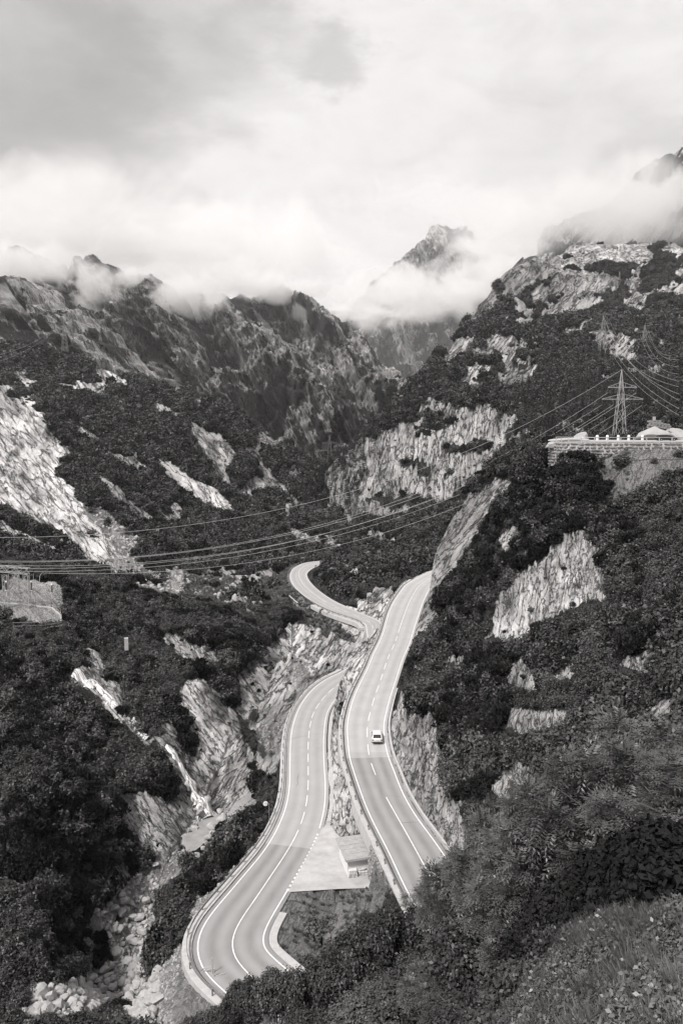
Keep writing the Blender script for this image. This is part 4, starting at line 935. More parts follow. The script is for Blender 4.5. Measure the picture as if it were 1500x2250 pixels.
SEENP = [([(640, 2128), (570, 2128), (530, 2150), (480, 2190), (440, 2150), (400, 2120), (400, 2000), (560, 1830), (610, 1700), (620, 1560), (700, 1480), (757, 1450), (765, 1500), (730, 1560), (728, 1800), (745, 1830), (870, 1940), (850, 1955), (640, 1965), (600, 2060), (650, 2130)], 70, 200),
         ([(860, 1945), (750, 1700), (750, 1560), (850, 1320), (890, 1260), (935, 1240), (928, 1300), (910, 1400), (868, 1450), (858, 1540), (850, 1620), (900, 1740), (1000, 1900), (950, 1945)], 80, 260),
         ([(690, 1215), (630, 1250), (630, 1300), (700, 1350), (810, 1390), (830, 1360), (700, 1290), (685, 1260), (700, 1250)], 240, 400)]
def SEEN(u, v, yy):
    r = np.zeros(len(u), dtype=bool)
    for p, a, b in SEENP: r |= in_poly(u, v, p) & (yy > a) & (yy < b)
    return r
bad = blocks_road(X, Yy, topz, Sz); rkh = hides_rock(X, Yy, Zz, Sz) & ((m_rock(X, Yy) < .5) | (Sz > .7)); bad |= rkh & (RNG.random(len(X)) < .97); keep = ~bad
X, Yy, Zz, Sz, CLn = X[keep], Yy[keep], Zz[keep], Sz[keep], CLn[keep]
print('near shrubs', len(X))
pine = ((CLn > .05) & (RNG.random(len(X)) < .75) | (RNG.random(len(X)) < .15)) & (Yy > 88)
P3 = np.stack([X, Yy, Zz-.15*Sz], axis=1)
# the largest ones in view are plants of their own
ind_ = np.argsort(-Sz/Yy)[:270]; isind = np.zeros(len(X), bool); isind[ind_] = True
def where_is(x, y):
    if y > 240: return 'beyond the far bend of the road'
    s_ = x/y
    if x > ROAD[np.argmin(np.abs(ROAD[:iH, 1]-y)), 0]: return 'on the right flank high above the upper road' if lz(x, y) > -30 else 'on the right flank close above the upper road'
    if s_ < -.30: return 'on the left slope at the edge of the picture'
    if s_ < -.16: return 'on the left slope beside the stream and cascade'
    return 'between the stream and the lower road' if y < 170 else 'about the gorge below the far bend'
for i in ind_:
    key = 'dwarf_pine' if pine[i] else 'bush'; src = PROTO[key][0].objects; me = src[random.randrange(len(src))].data
    o = bpy.data.objects.new('dwarf_pine' if pine[i] else 'shrub', me); COL.objects.link(o); o.location = P3[i]; s_ = float(Sz[i]); o.scale = (s_, s_, s_*random.uniform(.85, 1.2)); o.rotation_euler = (random.gauss(0, .08), random.gauss(0, .08), random.uniform(0, 6.28))
    if pine[i]: w1 = where_is(X[i], Yy[i]); tag(o, 'dark dwarf pine '+w1, 'dwarf pine', 'dwarf pines '+w1)
    else: w1 = where_is(X[i], Yy[i]); tag(o, 'leafy round shrub '+w1, 'shrub', 'leafy shrubs '+w1)
P3, Sz, pine = P3[~isind], Sz[~isind], pine[~isind]
scatter('shrub_cover', 'bush', P3[~pine], Sz[~pine], RNG.uniform(0, 6.28, (~pine).sum()))
scatter('dwarf_pine_cover', 'dwarf_pine', P3[pine], Sz[pine]*1.05, RNG.uniform(0, 6.28, pine.sum()))
# low undergrowth so that no bare turf shows between shrubs
x, y = rand_land(90000, 60, 300); ok, z, R_, G_, GR_ = green(x, y, 1.0, 1.0); ok &= (R_ < .5) & (G_ < .5) & (GR_ < .5) & ~in_poly(x, y, SUBPAD) & ~in_poly(x, y, TERR) & ~in_poly(x, y, LOT2)
x, y, z = x[ok][:52000], y[ok][:52000], z[ok][:52000]; sz = RNG.uniform(.25, .65, len(x))
b = blocks_road(x, y, z+sz*1.3, sz) | (hides_rock(x, y, z, sz) & (m_rock(x, y) < .5)); x, y, z, sz = x[~b], y[~b], z[~b], sz[~b]
scatter('undergrowth', 'far_bush', np.stack([x, y, z-.05], axis=1), sz, RNG.uniform(0, 6.28, len(x)), choose=RNG.integers(0, 6, len(x)))
# middle distance 290..1650 m
x, y = rand_land(330000, 290, 1650, -.52, .52); ok, z, R_, G_, GR_ = green(x, y, 6.0, 3.0)
p_ = np.where((R_ > .5) | (G_ > .5), .03, np.where(GR_ > .5, .05, 1.0)); p_ *= np.clip(520/y, .35, 1.0)
ok &= RNG.random(len(x)) < p_; x, y, z, R_ = x[ok], y[ok], z[ok], R_[ok]; sz = RNG.uniform(1.6, 3.6, len(x))*np.clip(y/600, .75, 1.9); sz = np.where((R_ > .5) | (m_rock(x, y) > .5), sz*.45, sz); sz = np.where(y > 1050, sz*.6, sz)
b = (y < 400) & (x > -60) & (x < 70); bb = np.zeros(len(x), bool); bb[b] = blocks_road(x[b], y[b], z[b]+sz[b]*1.4, sz[b]); bb |= hides_rock(x, y, z, sz) & ((m_rock(x*1.012, y*1.012) > .5) | (m_rock(x, y) > .5) | (m_grav(x*1.01, y*1.01) > .5)) & (RNG.random(len(x)) < .9); x, y, z, sz = x[~bb], y[~bb], z[~bb], sz[~bb]
print('mid shrubs', len(x))
scatter('hillside_scrub', 'far_bush', np.stack([x, y, z-.3], axis=1), sz, RNG.uniform(0, 6.28, len(x)))
# ================================================================== ROADSIDE: walls, kerbs, guard rails
def sweep_profile(name, i0_, i1_, side, prof_pts, mat, parent=None, step=1, base=None):
    """prof_pts: closed cross-section (offset beyond the asphalt edge, height over the road)"""
    idx = np.arange(i0_, i1_+1, step); hw = (HWR if side > 0 else HWL)[idx]+EDGE; rows = []
    for o, h in prof_pts:
        p = ROAD[idx]+RN[idx]*(side*(hw+o))[:, None]; p[:, 2] = ROAD[idx, 2]+h; rows.append(p)
    V = np.stack(rows, axis=1).reshape(-1, 3); n = len(prof_pts); m = len(idx); f = []
    for i in range(m-1):
        for k in range(n): f.append((i*n+k, i*n+(k+1) % n, (i+1)*n+(k+1) % n, (i+1)*n+k))
    me = bpy.data.meshes.new(name); me.from_pydata([tuple(v) for v in V], [], f+[tuple(range(n))[::-1], tuple(range((m-1)*n, m*n))]); me.update()
    return link(name, me, mat, parent)
def at_side(i, side, o, h=0.0):
    hw = (HWR if side > 0 else HWL)[i]+EDGE; p = ROAD[i]+RN[i]*side*(hw+o); return Vector((p[0], p[1], ROAD[i, 2]+h))
def coping(i0_, i1_, side, o0, o1, top, bottom, label):
    o = sweep_profile('retaining_wall', i0_, i1_, side, [(o0, bottom), (o1+.15, bottom), (o1, top), (o0, top)], M['kerb']); return tag(o, label, 'wall')
post_me = None
def guard_rail(i0_, i1_, side, off, label, every=4):
    global post_me
    i1_ = i0_+(i1_-i0_)//every*every
    t_ = empty('guard_rail', at_side(i0_, side, off)); inv = Matrix.Translation(-t_.location)
    o = sweep_profile('rail', i0_, i1_, side, [(off-.04, .46), (off, .50), (off-.05, .60), (off, .70), (off-.04, .76), (off+.03, .76), (off+.03, .46)], M['steel']); o.data.transform(inv); o.parent = t_
    if post_me is None:
        post_me = MB().box((0, 0, .33), (.14, .12, 1.0)).box((0, -.09, .60), (.10, .12, .25)).build('post', M['dark_lattice']); tmp = post_me; post_me = tmp.data; bpy.data.objects.remove(tmp)
    for i in range(i0_, i1_+1, every):
        p = bpy.data.objects.new('post', post_me); COL.objects.link(p); p.parent = t_; p.location = at_side(i, side, off+.12)-t_.location
        p.rotation_euler.z = math.atan2(RT[i, 1], RT[i, 0])
    return tag(t_, label, 'guard rail')
iE0 = upst(925, 1285)
iU1 = upst(947, 1930)
guard_rail(iE0-2, iU1+4, 1, .45, 'long steel guard rail on the valley side of the upper road', 4)
coping(iE0-6, iU1+10, 1, .12, .95, .06, -1.6, 'concrete edge strip carrying the guard rail of the upper road')
iLb, iLe = lost(554, 2144), lost(753, 1497)
guard_rail(iLb-8, iLe+6, -1, .62, 'steel guard rail along the outer edge of the lower road', 4)
coping(iLb-10, iLe+10, -1, .10, 1.15, .07, -2.6, 'concrete retaining wall round the outside of the hairpin and lower road')
iF0, iF1 = fast(813, 1367), fast(696, 1237)
guard_rail(iF0-6, iF1-6, -1, .5, 'distant steel guard rail on the outside of the far bend', 4)
coping(iF0-8, iF0+34, -1, .1, 1.8, .04, -1.2, 'pale stone wall below the far stretch of the lower road')
coping(iH-2, lost(604, 2000), 1, .06, .95, .05, -.6, 'pale paved gutter strip on the inside of the hairpin beside the grass')
iW0, iW1 = lost(712, 1806), lost(735, 1540)
coping(iW0, iW1, 1, .25, 1.0, .12, -.6, 'low concrete kerb between the lower road and the rock face')
iU2, iU3 = upst(862, 1515)-0, upst(993, 1907)
coping(iU2, iU3, -1, .18, .50, .42, -.5, 'low stone parapet at the foot of the cliff beside the upper road')
# dry-laid stones along the back of the far bend
def rock_mesh(name, seed, sub=2, blocky=.5, mat=None):
    rng = np.random.default_rng(seed); bm = bmesh.new(); bmesh.ops.create_icosphere(bm, subdivisions=sub, radius=1.0)
    P = np.array([v.co[:] for v in bm.verts])
    for _ in range(9):                                     # split planes give flat broken faces
        n = rng.normal(0, 1, 3); n /= np.linalg.norm(n); d = rng.uniform(.45, .85); k = P @ n; P = P-np.maximum(k-d, 0)[:, None]*n*.95
    P *= np.array([1, rng.uniform(.65, .95), rng.uniform(.5, .8)])
    P += .05*np.stack([vnoise(P[:, 0]*3+9, P[:, 1]*3, P[:, 2]*3, seed+i) for i in range(3)], axis=1)
    for v, p in zip(bm.verts, P): v.co = p
    me = bpy.data.meshes.new(name); bm.to_mesh(me); bm.free(); me.materials.append(mat or M['boulder']); return me
BO = [rock_mesh('boulder', 900+i, 2) for i in range(10)]
STN = [rock_mesh('stone', 950+i, 1, mat=M['wallstone']) for i in range(8)]
def stone_wall(name, label, line, top, bottom, sx, sz, parent_cat='wall', maxn=300, batter=.12, core_mat=None):
    """courses of separate stones along a plan line, with a recessed core behind; top, bottom: level at each end fraction"""
    L = resample([(p[0], p[1], 0) for p in line], .25); s = np.arange(len(L))*.25; T = np.gradient(L, axis=0); T /= np.linalg.norm(T, axis=1)[:, None]
    t_ = empty(name, (L[0, 0], L[0, 1], bottom(0))); b = Vector(t_.location); n = 0; H = max(top(f)-bottom(f) for f in (0, .25, .5, .75, 1))
    rows = int(math.ceil(H/sz)); core = MB(); m = len(L)
    V = []
    for i in range(m):
        f = i/(m-1); N_ = Vector((T[i, 1], -T[i, 0], 0)); p = Vector((L[i, 0], L[i, 1], 0))-N_*.12
        V += [p+Vector((0, 0, bottom(f)-.5))-b, p-N_*batter*(top(f)-bottom(f))+Vector((0, 0, top(f)-.03))-b, p-N_*(batter*(top(f)-bottom(f))+.5)+Vector((0, 0, top(f)-.03))-b]
    core.add(V, [(i*3+k, i*3+k+1, i*3+4+k, i*3+3+k) for i in range(m-1) for k in range(2)]); core.build('core', M['concrete'], t_)
    for r in range(rows):
        x0 = -sx*.5*(r % 2)
        while x0 < s[-1]:
            w_ = sx*random.uniform(.7, 1.35); xm = x0+w_/2; i = min(max(int(xm/.25), 0), m-1); f = i/(m-1); z = top(f)-(r+.5)*sz
            x0 += w_
            if z < bottom(f)-.1 or n >= maxn: continue
            o = bpy.data.objects.new('stone', random.choice(STN)); COL.objects.link(o); o.parent = t_; n += 1
            N_ = Vector((T[i, 1], -T[i, 0], 0)); q = Vector((L[i, 0], L[i, 1], z))-N_*(batter*(z-bottom(f)))
            o.location = q-b; o.scale = (w_*.60, .30, sz*.80); o.rotation_euler = (random.uniform(-.1, .1), random.uniform(-.1, .1), math.atan2(T[i, 1], T[i, 0])+random.uniform(-.08, .08))
    return tag(t_, label, parent_cat)
# wall of stones between the forecourt and the upper road
wl = []
for i in range(upst(838, 1850), upst(905, 1965) if False else iU1-1, 2):
    p = at_side(i, 1, 1.35); wl.append((p.x, p.y, p.z))
wz0 = float(road_z_near(wl[0][1]))
stone_wall('stone_wall', 'rough stone wall rising from the forecourt to the upper road beside the hut', wl, lambda f: wl[int(f*(len(wl)-1))][2]-.1, lambda f: wz0-.1, .62, .42, batter=.05)
# low wall below the far bend
fb = []
for i in range(fast(690, 1318), fast(655, 1300) if False else fast(668, 1300), 1):
    p = at_side(i, -1, 3.6); fb.append((p.x, p.y, p.z))
if len(fb) > 4:
    stone_wall('stone_wall', 'short dry stone wall on the bank below the far bend', fb, lambda f: -65.2-.3*f, lambda f: -67.6, 1.3, .6, maxn=80)

# ---- dotted line across the mouth of the forecourt
dl = MB()
d_o = None
for i in range(min(i0, i1)+1, max(i0, i1)-1):
    p = ROAD[i]+RN[i]*(HWR[i]+.02); p[2] += .008
    MB().box((p[0], p[1], p[2]), (.5, .26, .004), math.atan2(RT[i, 1], RT[i, 0])).build('give_way_mark', M['white'], road_o)
# cracks and joint lines in the asphalt
ck = MB()
M['crack'] = plain('crack_filler', .05, .8)
def crack(pts, zfn, w_=.05):
    P = [PZ(u, v, float(zfn(v))+.004) for u, v in pts]
    for a, b in zip(P[:-1], P[1:]):
        d = (b-a); n = Vector((-d.y, d.x, 0)).normalized()*w_/2; ck.add([a-n, a+n, b+n, b-n], [(0, 1, 2, 3)])
for pts in ([(659, 1664), (656, 1668), (657, 1675)], [(655, 1680), (658, 1690)], [(656, 1700), (653, 1715), (655, 1722), (650, 1728)], [(652, 1760), (645, 1768), (646, 1778)], [(634, 1815), (629, 1825), (624, 1840)], [(642, 1769), (640, 1779)]):
    crack(pts, zl)
crack([(640, 1623), (660, 1619), (685, 1615), (711, 1611)], zl, .07)
crack([(880, 1808), (910, 1806), (916, 1807)], zu, .05); crack([(850, 1748), (880, 1750)], zu, .03)
ck.build('crack_line', M['crack'], road_o)

# ================================================================== THE HUT
hc = Vector((2.30, 98.4, float(road_z_near(98.4)))); hut = empty('shed', hc, math.radians(13)); tag(hut, 'small flat-roofed wooden shed on the forecourt between the two roads', 'shed')
W_, D_, H_ = 4.15, 4.7, 2.35
M['plank'] = plain('painted_planks', .60, .8, 0, .12, 3.0, .2)
def plank_wall(a, b, z0, z1, skip=None, n=8):
    a, b = Vector(a), Vector(b); d = (b-a); L = d.length; d.normalize(); nn = Vector((d.y, -d.x, 0)); h = (z1-z0)/n
    for k in range(n):
        o = MB().box((0, 0, 0), (L, .05, h*.93)).build('plank', M['plank'], hut)
        o.location = (a+b)/2+Vector((0, 0, z0+(k+.5)*h))+nn*random.uniform(0, .012); o.rotation_euler.z = math.atan2(d.y, d.x)
x0_, x1_, xd = -W_/2, W_/2-1.05, W_/2
yf, yb = -D_/2, D_/2
plank_wall((x0_, yf, 0), (x1_, yf, 0), .05, H_, n=9); plank_wall((x0_, yb, 0), (x0_, yf, 0), .05, H_, n=9)
plank_wall((xd, yb, 0), (x0_, yb, 0), .05, H_, n=9); plank_wall((xd, yf, 0), (xd, yb, 0), .05, H_, n=9)
MB().box((0, .3, H_/2), (W_-.35, D_-.9, H_-.1)).build('dark_filling', M['doorway_shade'], hut)  # near-black filling that paints the shade seen through the doorway
MB().box((x1_+.06, yf-.03, H_/2), (.12, .12, H_)).box((xd-.03, yf-.03, H_/2), (.12, .12, H_)).box((x0_, yf-.03, H_/2), (.12, .12, H_)).build('door_frame', M['lightwood'], hut)
rt = Matrix.Rotation(math.radians(-1.5), 3, 'Y')
roof = MB().box((0, 0, H_+.22), (W_+.75, D_+.95, .10), M=rt).build('roof', M['roof'], hut)
MB().box((0, -(D_+.95)/2-.02, H_+.15), (W_+.75, .05, .30), M=rt).box((-(W_+.75)/2-.02, 0, H_+.15), (.05, D_+.90, .30), M=rt).build('fascia', M['wood'], hut)
for k in range(5):     # roofing sheets laid in overlapping strips
    o = MB().box((0, 0, 0), (W_+.70, .98, .02), M=rt).build('roofing_sheet', M['roof'], roof); o.location = (0, -(D_)/2+.25+k*1.08, H_+.285+.012*(k % 2))
def pallet_stack(u, v, n, label, rz=0.0, extra=None, w=1.15):
    p = PZ(u, v, float(road_z_near(96))+.02); p.z = float(road_z_near(p.y)); t_ = empty('pallet_stack', p, rz); z = 0
    for k in range(n):
        b = MB()
        for x in (-.5, 0, .5): b.box((x*w*.9, 0, z+.05), (.10, .8, .10))
        for y in (-.34, -.17, 0, .17, .34): b.box((0, y, z+.115), (w, .12, .025))
        o = b.build('pallet', M['lightwood'], t_); o.rotation_euler.z = random.uniform(-.06, .06); z += .13
    if extra == 'sacks':
        for q in range(4): MB().lathe([(.02, -.12), (.22, -.08), (.26, 0), (.22, .08), (.02, .12)], (-.28+.2*q, .1*(q % 2), z+.12+.1*(q//2)), 8).build('sack', M['concrete'], t_, smooth=True)
    if extra == 'boxes':
        MB().box((0, 0, z+.2), (w*.9, .7, .38)).build('crate', M['lightwood'], t_)
        for q in (-.3, 0, .3): MB().box((q, -.36, z+.2), (.12, .03, .40)).build('slat', M['wood'], t_)
    if extra == 'panel':
        MB().bar((-.5, .1, z+.05), (.35, .1, z+.75), .08).bar((.1, 0, z+.1), (.5, .2, z+.8), .35, .05).build('leaning_board', M['lightwood'], t_)
        MB().bar((-.6, -.3, z+.08), (.6, -.3, z+.08), .18).bar((-.55, .0, z+.1), (.6, .05, z+.12), .2).build('beam', M['lightwood'], t_)
    return tag(t_, label, 'pallet stack')
pallet_stack(774, 1925, 4, 'pale pallet stack nearest the left corner of the shed, a crate on top', .15, 'boxes')
pallet_stack(796, 1920, 4, 'middle pallet stack against the shed front, lumpy sacks on top', .1, 'sacks')
pallet_stack(824, 1925, 5, 'pallet stack in front of the dark doorway with boards leaning on it', .2, 'panel', 1.3)

# ================================================================== CARS
M['carwhite'] = plain('white_car_paint', .60, .25, 0, .02, 1, spec=.6); M['cardark'] = plain('dark_car_paint', .012, .45, 0, .05, 1, spec=.3)
M['glass'] = plain('car_glass', .02, .08, 0, .0, 1, spec=.8); M['tyre'] = plain('tyre_rubber', .02, .9); M['alloy'] = plain('alloy_rim', .45, .35, .7)
M['lamp_dark'] = plain('tail_lamp', .10, .2, spec=.7); M['plate'] = plain('number_plate', .55, .5)
def make_car(label, paint, loc, rz, low=False, slope=0.0):
    t_ = empty('car', loc, rz); t_.rotation_euler = (slope, 0, rz); tag(t_, label, 'car')
    # stations along the length (rear -2.2 .. front 2.2): half width, sill, shoulder, bonnet/boot height
    h = 1.42 if not low else 1.27
    st = [(-2.18, .70, .42, .62, .74), (-2.12, .80, .26, .70, .98), (-1.85, .87, .20, .86, 1.00), (-1.2, .89, .20, .90, .98), (0, .90, .20, .88, .94), (.9, .90, .20, .86, .92), (1.5, .88, .20, .80, .84), (1.95, .82, .22, .66, .72), (2.15, .66, .34, .56, .60)]
    V = []
    for y, w_, zs, zm, zt in st:
        V += [(-w_*.90, y, zs), (-w_, y, zs+.18), (-w_, y, zm-.05), (-w_*.93, y, zt), (0, y, zt+.03), (w_*.93, y, zt), (w_, y, zm-.05), (w_, y, zs+.18), (w_*.90, y, zs)]
    n = 9; m = len(st); F = [(i*n+k, i*n+(k+1) % n, (i+1)*n+(k+1) % n, (i+1)*n+k) for i in range(m-1) for k in range(n)]+[tuple(range(n))[::-1], tuple(range((m-1)*n, m*n))]
    b = MB().add(V, F).build('body', paint, t_, smooth=True)
    # cabin
    cab = [(-1.95, .72, .98, .02), (-1.45, .66, .96, h-.97), (-.9, .64, .96, h-.90), (.0, .64, .94, h-.88), (.45, .64, .93, h-.95), (1.15, .72, .90, .02)]
    V = []
    for y, wt, z, dh in cab: V += [(-.82, y, z-.05), (-(.82+(wt-.82)*min(1, dh/.3)), y, z+dh), (0, y, z+dh+.03), ((.82+(wt-.82)*min(1, dh/.3)), y, z+dh), (.82, y, z-.05)]
    n = 5; m = len(cab); F = [(i*n+k, i*n+k+1, (i+1)*n+k+1, (i+1)*n+k) for i in range(m-1) for k in range(n-1)]
    MB().add(V, F).build('cabin', paint, t_, smooth=False)
    zt = h-.02
    MB().add([(-.66, -1.98, 1.03), (.66, -1.98, 1.03), (.57, -1.51, zt+.04), (-.57, -1.51, zt+.04), (-.64, -1.90, .98), (.64, -1.90, .98), (.55, -1.46, zt-.06), (-.55, -1.46, zt-.06)], [(0, 1, 2, 3), (7, 6, 5, 4), (0, 4, 5, 1), (3, 2, 6, 7)]).build('rear_window', M['glass'], t_)
    MB().add([(-.68, 1.10, .97), (.68, 1.10, .97), (.60, .52, zt-.05), (-.60, .52, zt-.05)], [(0, 1, 2, 3)]).build('windscreen', M['glass'], t_)
    for s in (-1, 1):
        MB().add([(s*.835, -1.55, 1.0), (s*.835, .85, .98), (s*.70, .38, zt-.09), (s*.70, -1.25, zt-.09)], [(0, 1, 2, 3) if s > 0 else (3, 2, 1, 0)]).build('side_window', M['glass'], t_)
        MB().bar((s*.88, .62, .98), (s*1.05, .58, 1.02), .10, .14).build('mirror', paint, t_)
        MB().box((s*.68, -2.16, .78), (.26, .08, .20)).build('tail_light', M['lamp_dark'], t_)
        MB().box((s*.60, 2.10, .58), (.30, .10, .12)).build('headlight', M['plate'], t_)
        for y in (-1.32, 1.32):
            w_ = empty('wheel', (0, 0, 0)); w_.parent = t_; w_.location = (s*.80, y, .31)
            tm = MB().lathe([(.20, -.10), (.31, -.10), (.325, 0), (.31, .10), (.20, .10)], n=16); ty = tm.build('tyre', M['tyre'], w_); ty.rotation_euler = (0, math.pi/2, 0)
            rm = MB().lathe([(.03, -.11), (.20, -.09), (.21, .0), (.20, .09), (.03, .11)], n=12).build('rim', M['alloy'], w_); rm.rotation_euler = (0, math.pi/2, 0)
    MB().box((0, -2.19, .80), (.50, .03, .12)).build('number_plate', M['plate'], t_)
    MB().box((0, -2.16, .36), (1.5, .10, .20)).build('bumper', M['tyre'], t_)
    return t_
ic = upst(817, 1622); pc = ROAD[ic]-RN[ic]*1.55
make_car('white car driving away up the upper road in the right lane', M['carwhite'], (pc[0], pc[1], ROAD[ic, 2]+.01), math.atan2(-RT[ic, 1], -RT[ic, 0])-math.pi/2)
pd = PY(1462, 975, 168)
make_car('dark low car parked side-on on the terrace beside the pale rock', M['cardark'], (pd.x, 168, -3.72), -math.pi/2, low=True)

# ================================================================== POLES, PYLONS, CABLES
def sign_post():
    i = lost(617, 1803); p = at_side(i, -1, 1.25, .05); t_ = empty('road_sign', p); h = 2.3
    MB().tube([(0, 0, -.3), (0, 0, h), (-.25, 0, h+.12)], .05, 6).build('pole', M['steel'], t_)
    d = MB().lathe([(.34, -.012), (.36, 0), (.34, .012)], n=20).build('sign_disc', M['plate'], t_); d.location = (-.52, 0, h+.05); d.rotation_euler = (math.pi/2-.2, 0, .2)
    MB().box((-.5, -.03, h+.05), (.5, .03, .06)).build('bracket', M['steel'], t_)
    return tag(t_, 'round road sign on a thin pole at the outer edge of the lower road', 'road sign')
sign_post()
def mast():
    p = PZ(471, 2190, -58.3); t_ = empty('barrier_post', p)
    MB().tube([(0, 0, 0), (0, 0, 3.1)], .06, 6).tube([(-.25, .5, .9), (-.25, .5, 3.9)], .06, 6).build('pole', M['wood'], t_)
    MB().bar((-.25, .5, 3.0), (-1.5, .9, 2.4), .06).bar((-.25, .5, 2.7), (-1.5, .9, 2.1), .06).bar((-1.5, .9, 2.0), (-1.5, .9, 2.8), .06).bar((0, 0, 2.2), (1.1, .4, 2.3), .06).bar((0, 0, 1.9), (1.1, .4, 2.0), .06).bar((0, 0, 2.7), (.9, .4, 1.8), .05).bar((-1.2, .6, 1.7), (1.0, .5, 1.8), .06).build('bracket', M['wood'], t_)
    MB().box((.15, -.1, .35), (.75, .4, .45)).build('cabinet', M['plate'], t_)
    MB().tube([(.9, .2, 0), (1.1, .2, 1.0), (1.1, .2, 1.3)], .10, 6).build('pipe', M['lightwood'], t_)
    return tag(t_, 'weathered post with brackets and a small white cabinet at the outside of the hairpin', 'post')
mast()
def pylon(u, vtop, Y, label, H=None, bw=5.0, arms=((.62, .26), (.80, .18)), th=.12, rz=0.0, mat='lattice', vbase=None):
    top = PY(u, vtop, Y); zb = lz(top.x, Y)-.5; H = H or (top.z-zb); t_ = empty('pylon', (top.x, Y, top.z-H), rz); tag(t_, label, 'pylon')
    wz = lambda z: bw*(1-z/H)**1.0*.80+.20*bw*(1-z/H)**.3 if z < H else .02
    wz = lambda z: bw*max(.02, (1-z/H))*(.55)+bw*.45*max(0, 1-(z/H)**3)
    m = mat
    for sx in (-1, 1):
        for sy in (-1, 1):
            MB().tube([(sx*wz(z)/2, sy*wz(z)/2, z) for z in np.linspace(0, H, 8)], th, 4).build('leg', M[m], t_)
    br = MB(); nb = 9
    zz = [H*(1-(1-k/nb)**1.25) for k in range(nb+1)]
    for z0, z1 in zip(zz[:-1], zz[1:]):
        a, b = wz(z0)/2, wz(z1)/2
        for q in range(4):
            c = [(-1, -1), (1, -1), (1, 1), (-1, 1)]; p, r = c[q], c[(q+1) % 4]
            br.bar((p[0]*a, p[1]*a, z0), (r[0]*b, r[1]*b, z1), th*.9).bar((r[0]*a, r[1]*a, z0), (p[0]*b, p[1]*b, z1), th*.9)
    br.build('bracing', M[m], t_); tips = []
    for f, hl in arms:
        z = H*f; L = H*hl; w_ = wz(z)/2; a = MB(); a.bar((-L, 0, z), (L, 0, z), th*1.8)
        for s in (-1, 1):
            a.bar((s*L, 0, z), (s*w_, 0, z+H*.045), th*1.1).bar((s*w_, -w_, z), (s*L, 0, z), th).bar((s*w_, w_, z), (s*L, 0, z), th)
            for g in (.35, .6, .8): a.bar((s*L*g, 0, z), (s*L*(g-.12), 0, z+H*.045*(1-g)), th*.7)
        a.build('crossarm', M[m], t_)
        for s in (-1, 1):
            for g in ((1.0, .45) if hl > .2 else (1.0,)):
                MB().tube([(s*L*g, 0, z), (s*L*g, 0, z-H*.045)], th*1.1, 5).build('insulator', M['porcelain'], t_); tips.append(Vector((top.x, Y, top.z-H))+Vector((s*L*g, 0, z-H*.045)))
    tips.append(top); return tips
near_tips = pylon(1365, 812, 300, 'large lattice pylon standing behind the terrace on the right', bw=6.6, arms=((.0, 0.0),)[:0], th=.10)
# its two arms, at the levels seen
def arm(u0, u1, v, Y, th=.13):
    a, b = PY(u0, v, Y), PY(u1, v, Y); t_ = [o for o in COL.objects if o.name.startswith('pylon')][-1]; base = t_.location; c = PY(1365, v-12, Y)
    m = MB().bar(a-base, b-base, .28, .22).bar(a-base+Vector((0, 0, .1)), c-base, th).bar(b-base+Vector((0, 0, .1)), c-base, th)
    for g in (.2, .4, .6, .8): p = a.lerp(b, g); q = p+Vector((0, 0, (1-abs(g-.5)*2)*1.8)); m.bar(p-base, q-base, .08)
    m.build('crossarm', M['lattice'], t_)
    return t_
pt = arm(1335, 1398, 851, 300); arm(1322, 1412, 877, 300)
def insul(u, v0, v1, Y=300):
    a, b = PY(u, v0, Y)-pt.location, PY(u, v1, Y)-pt.location; MB().tube([a, b], .11, 6).build('insulator', M['porcelain'], pt)
for u, v0, v1 in ((1334, 851, 862), (1397, 851, 862), (1322, 878, 888), (1347, 877, 888), (1383, 877, 888), (1410, 878, 889)): insul(u, v0, v1)
pylon(1325, 693, 820, 'distant lattice pylon on the wooded slope, left one of two', H=42, bw=7, th=.16, mat='dark_lattice')
pylon(1416, 713, 840, 'distant lattice pylon on the wooded slope, right one of two', H=40, bw=7, th=.16, mat='dark_lattice')
pylon(141, 708, 905, 'small lattice pylon on the crest of the left hillside', H=34, bw=6, th=.16, arms=((.86, .3), (.78, .2)), mat='dark_lattice')
pylon(724, 955, 760, 'faint lattice pylon low in the valley gap', H=40, bw=6, th=.14, mat='dark_lattice')
def cable(A, B, mid=None, r=.045, label=None, group=None):
    """A, B: (u, v, Y); mid: (u, v) through which the sagging cable passes"""
    a, b = PY(*A), PY(*B); n = 28; sag = 0.0
    if mid:
        # find where the straight chord crosses that column, then the drop needed
        best = min((abs(to_pix(*(a.lerp(b, t_/200)))[0]-mid[0]), t_/200) for t_ in range(1, 200))[1]; p = a.lerp(b, best)
        zt = PY(mid[0], mid[1], p.y).z; sag = (p.z-zt)/(4*best*(1-best))
    else: sag = (a-b).length*.02
    pts = [a.lerp(b, k/n)-Vector((0, 0, 4*sag*(k/n)*(1-k/n))) for k in range(n+1)]; c = empty; base = pts[0].copy()
    o = MB().tube([p-base for p in pts], r, 4).build('power_cable', M['wire'], loc=base); return tag(o, label or 'thin power cable crossing the valley', 'power cable', group)
G1 = 'cables spanning the valley from the large pylon'
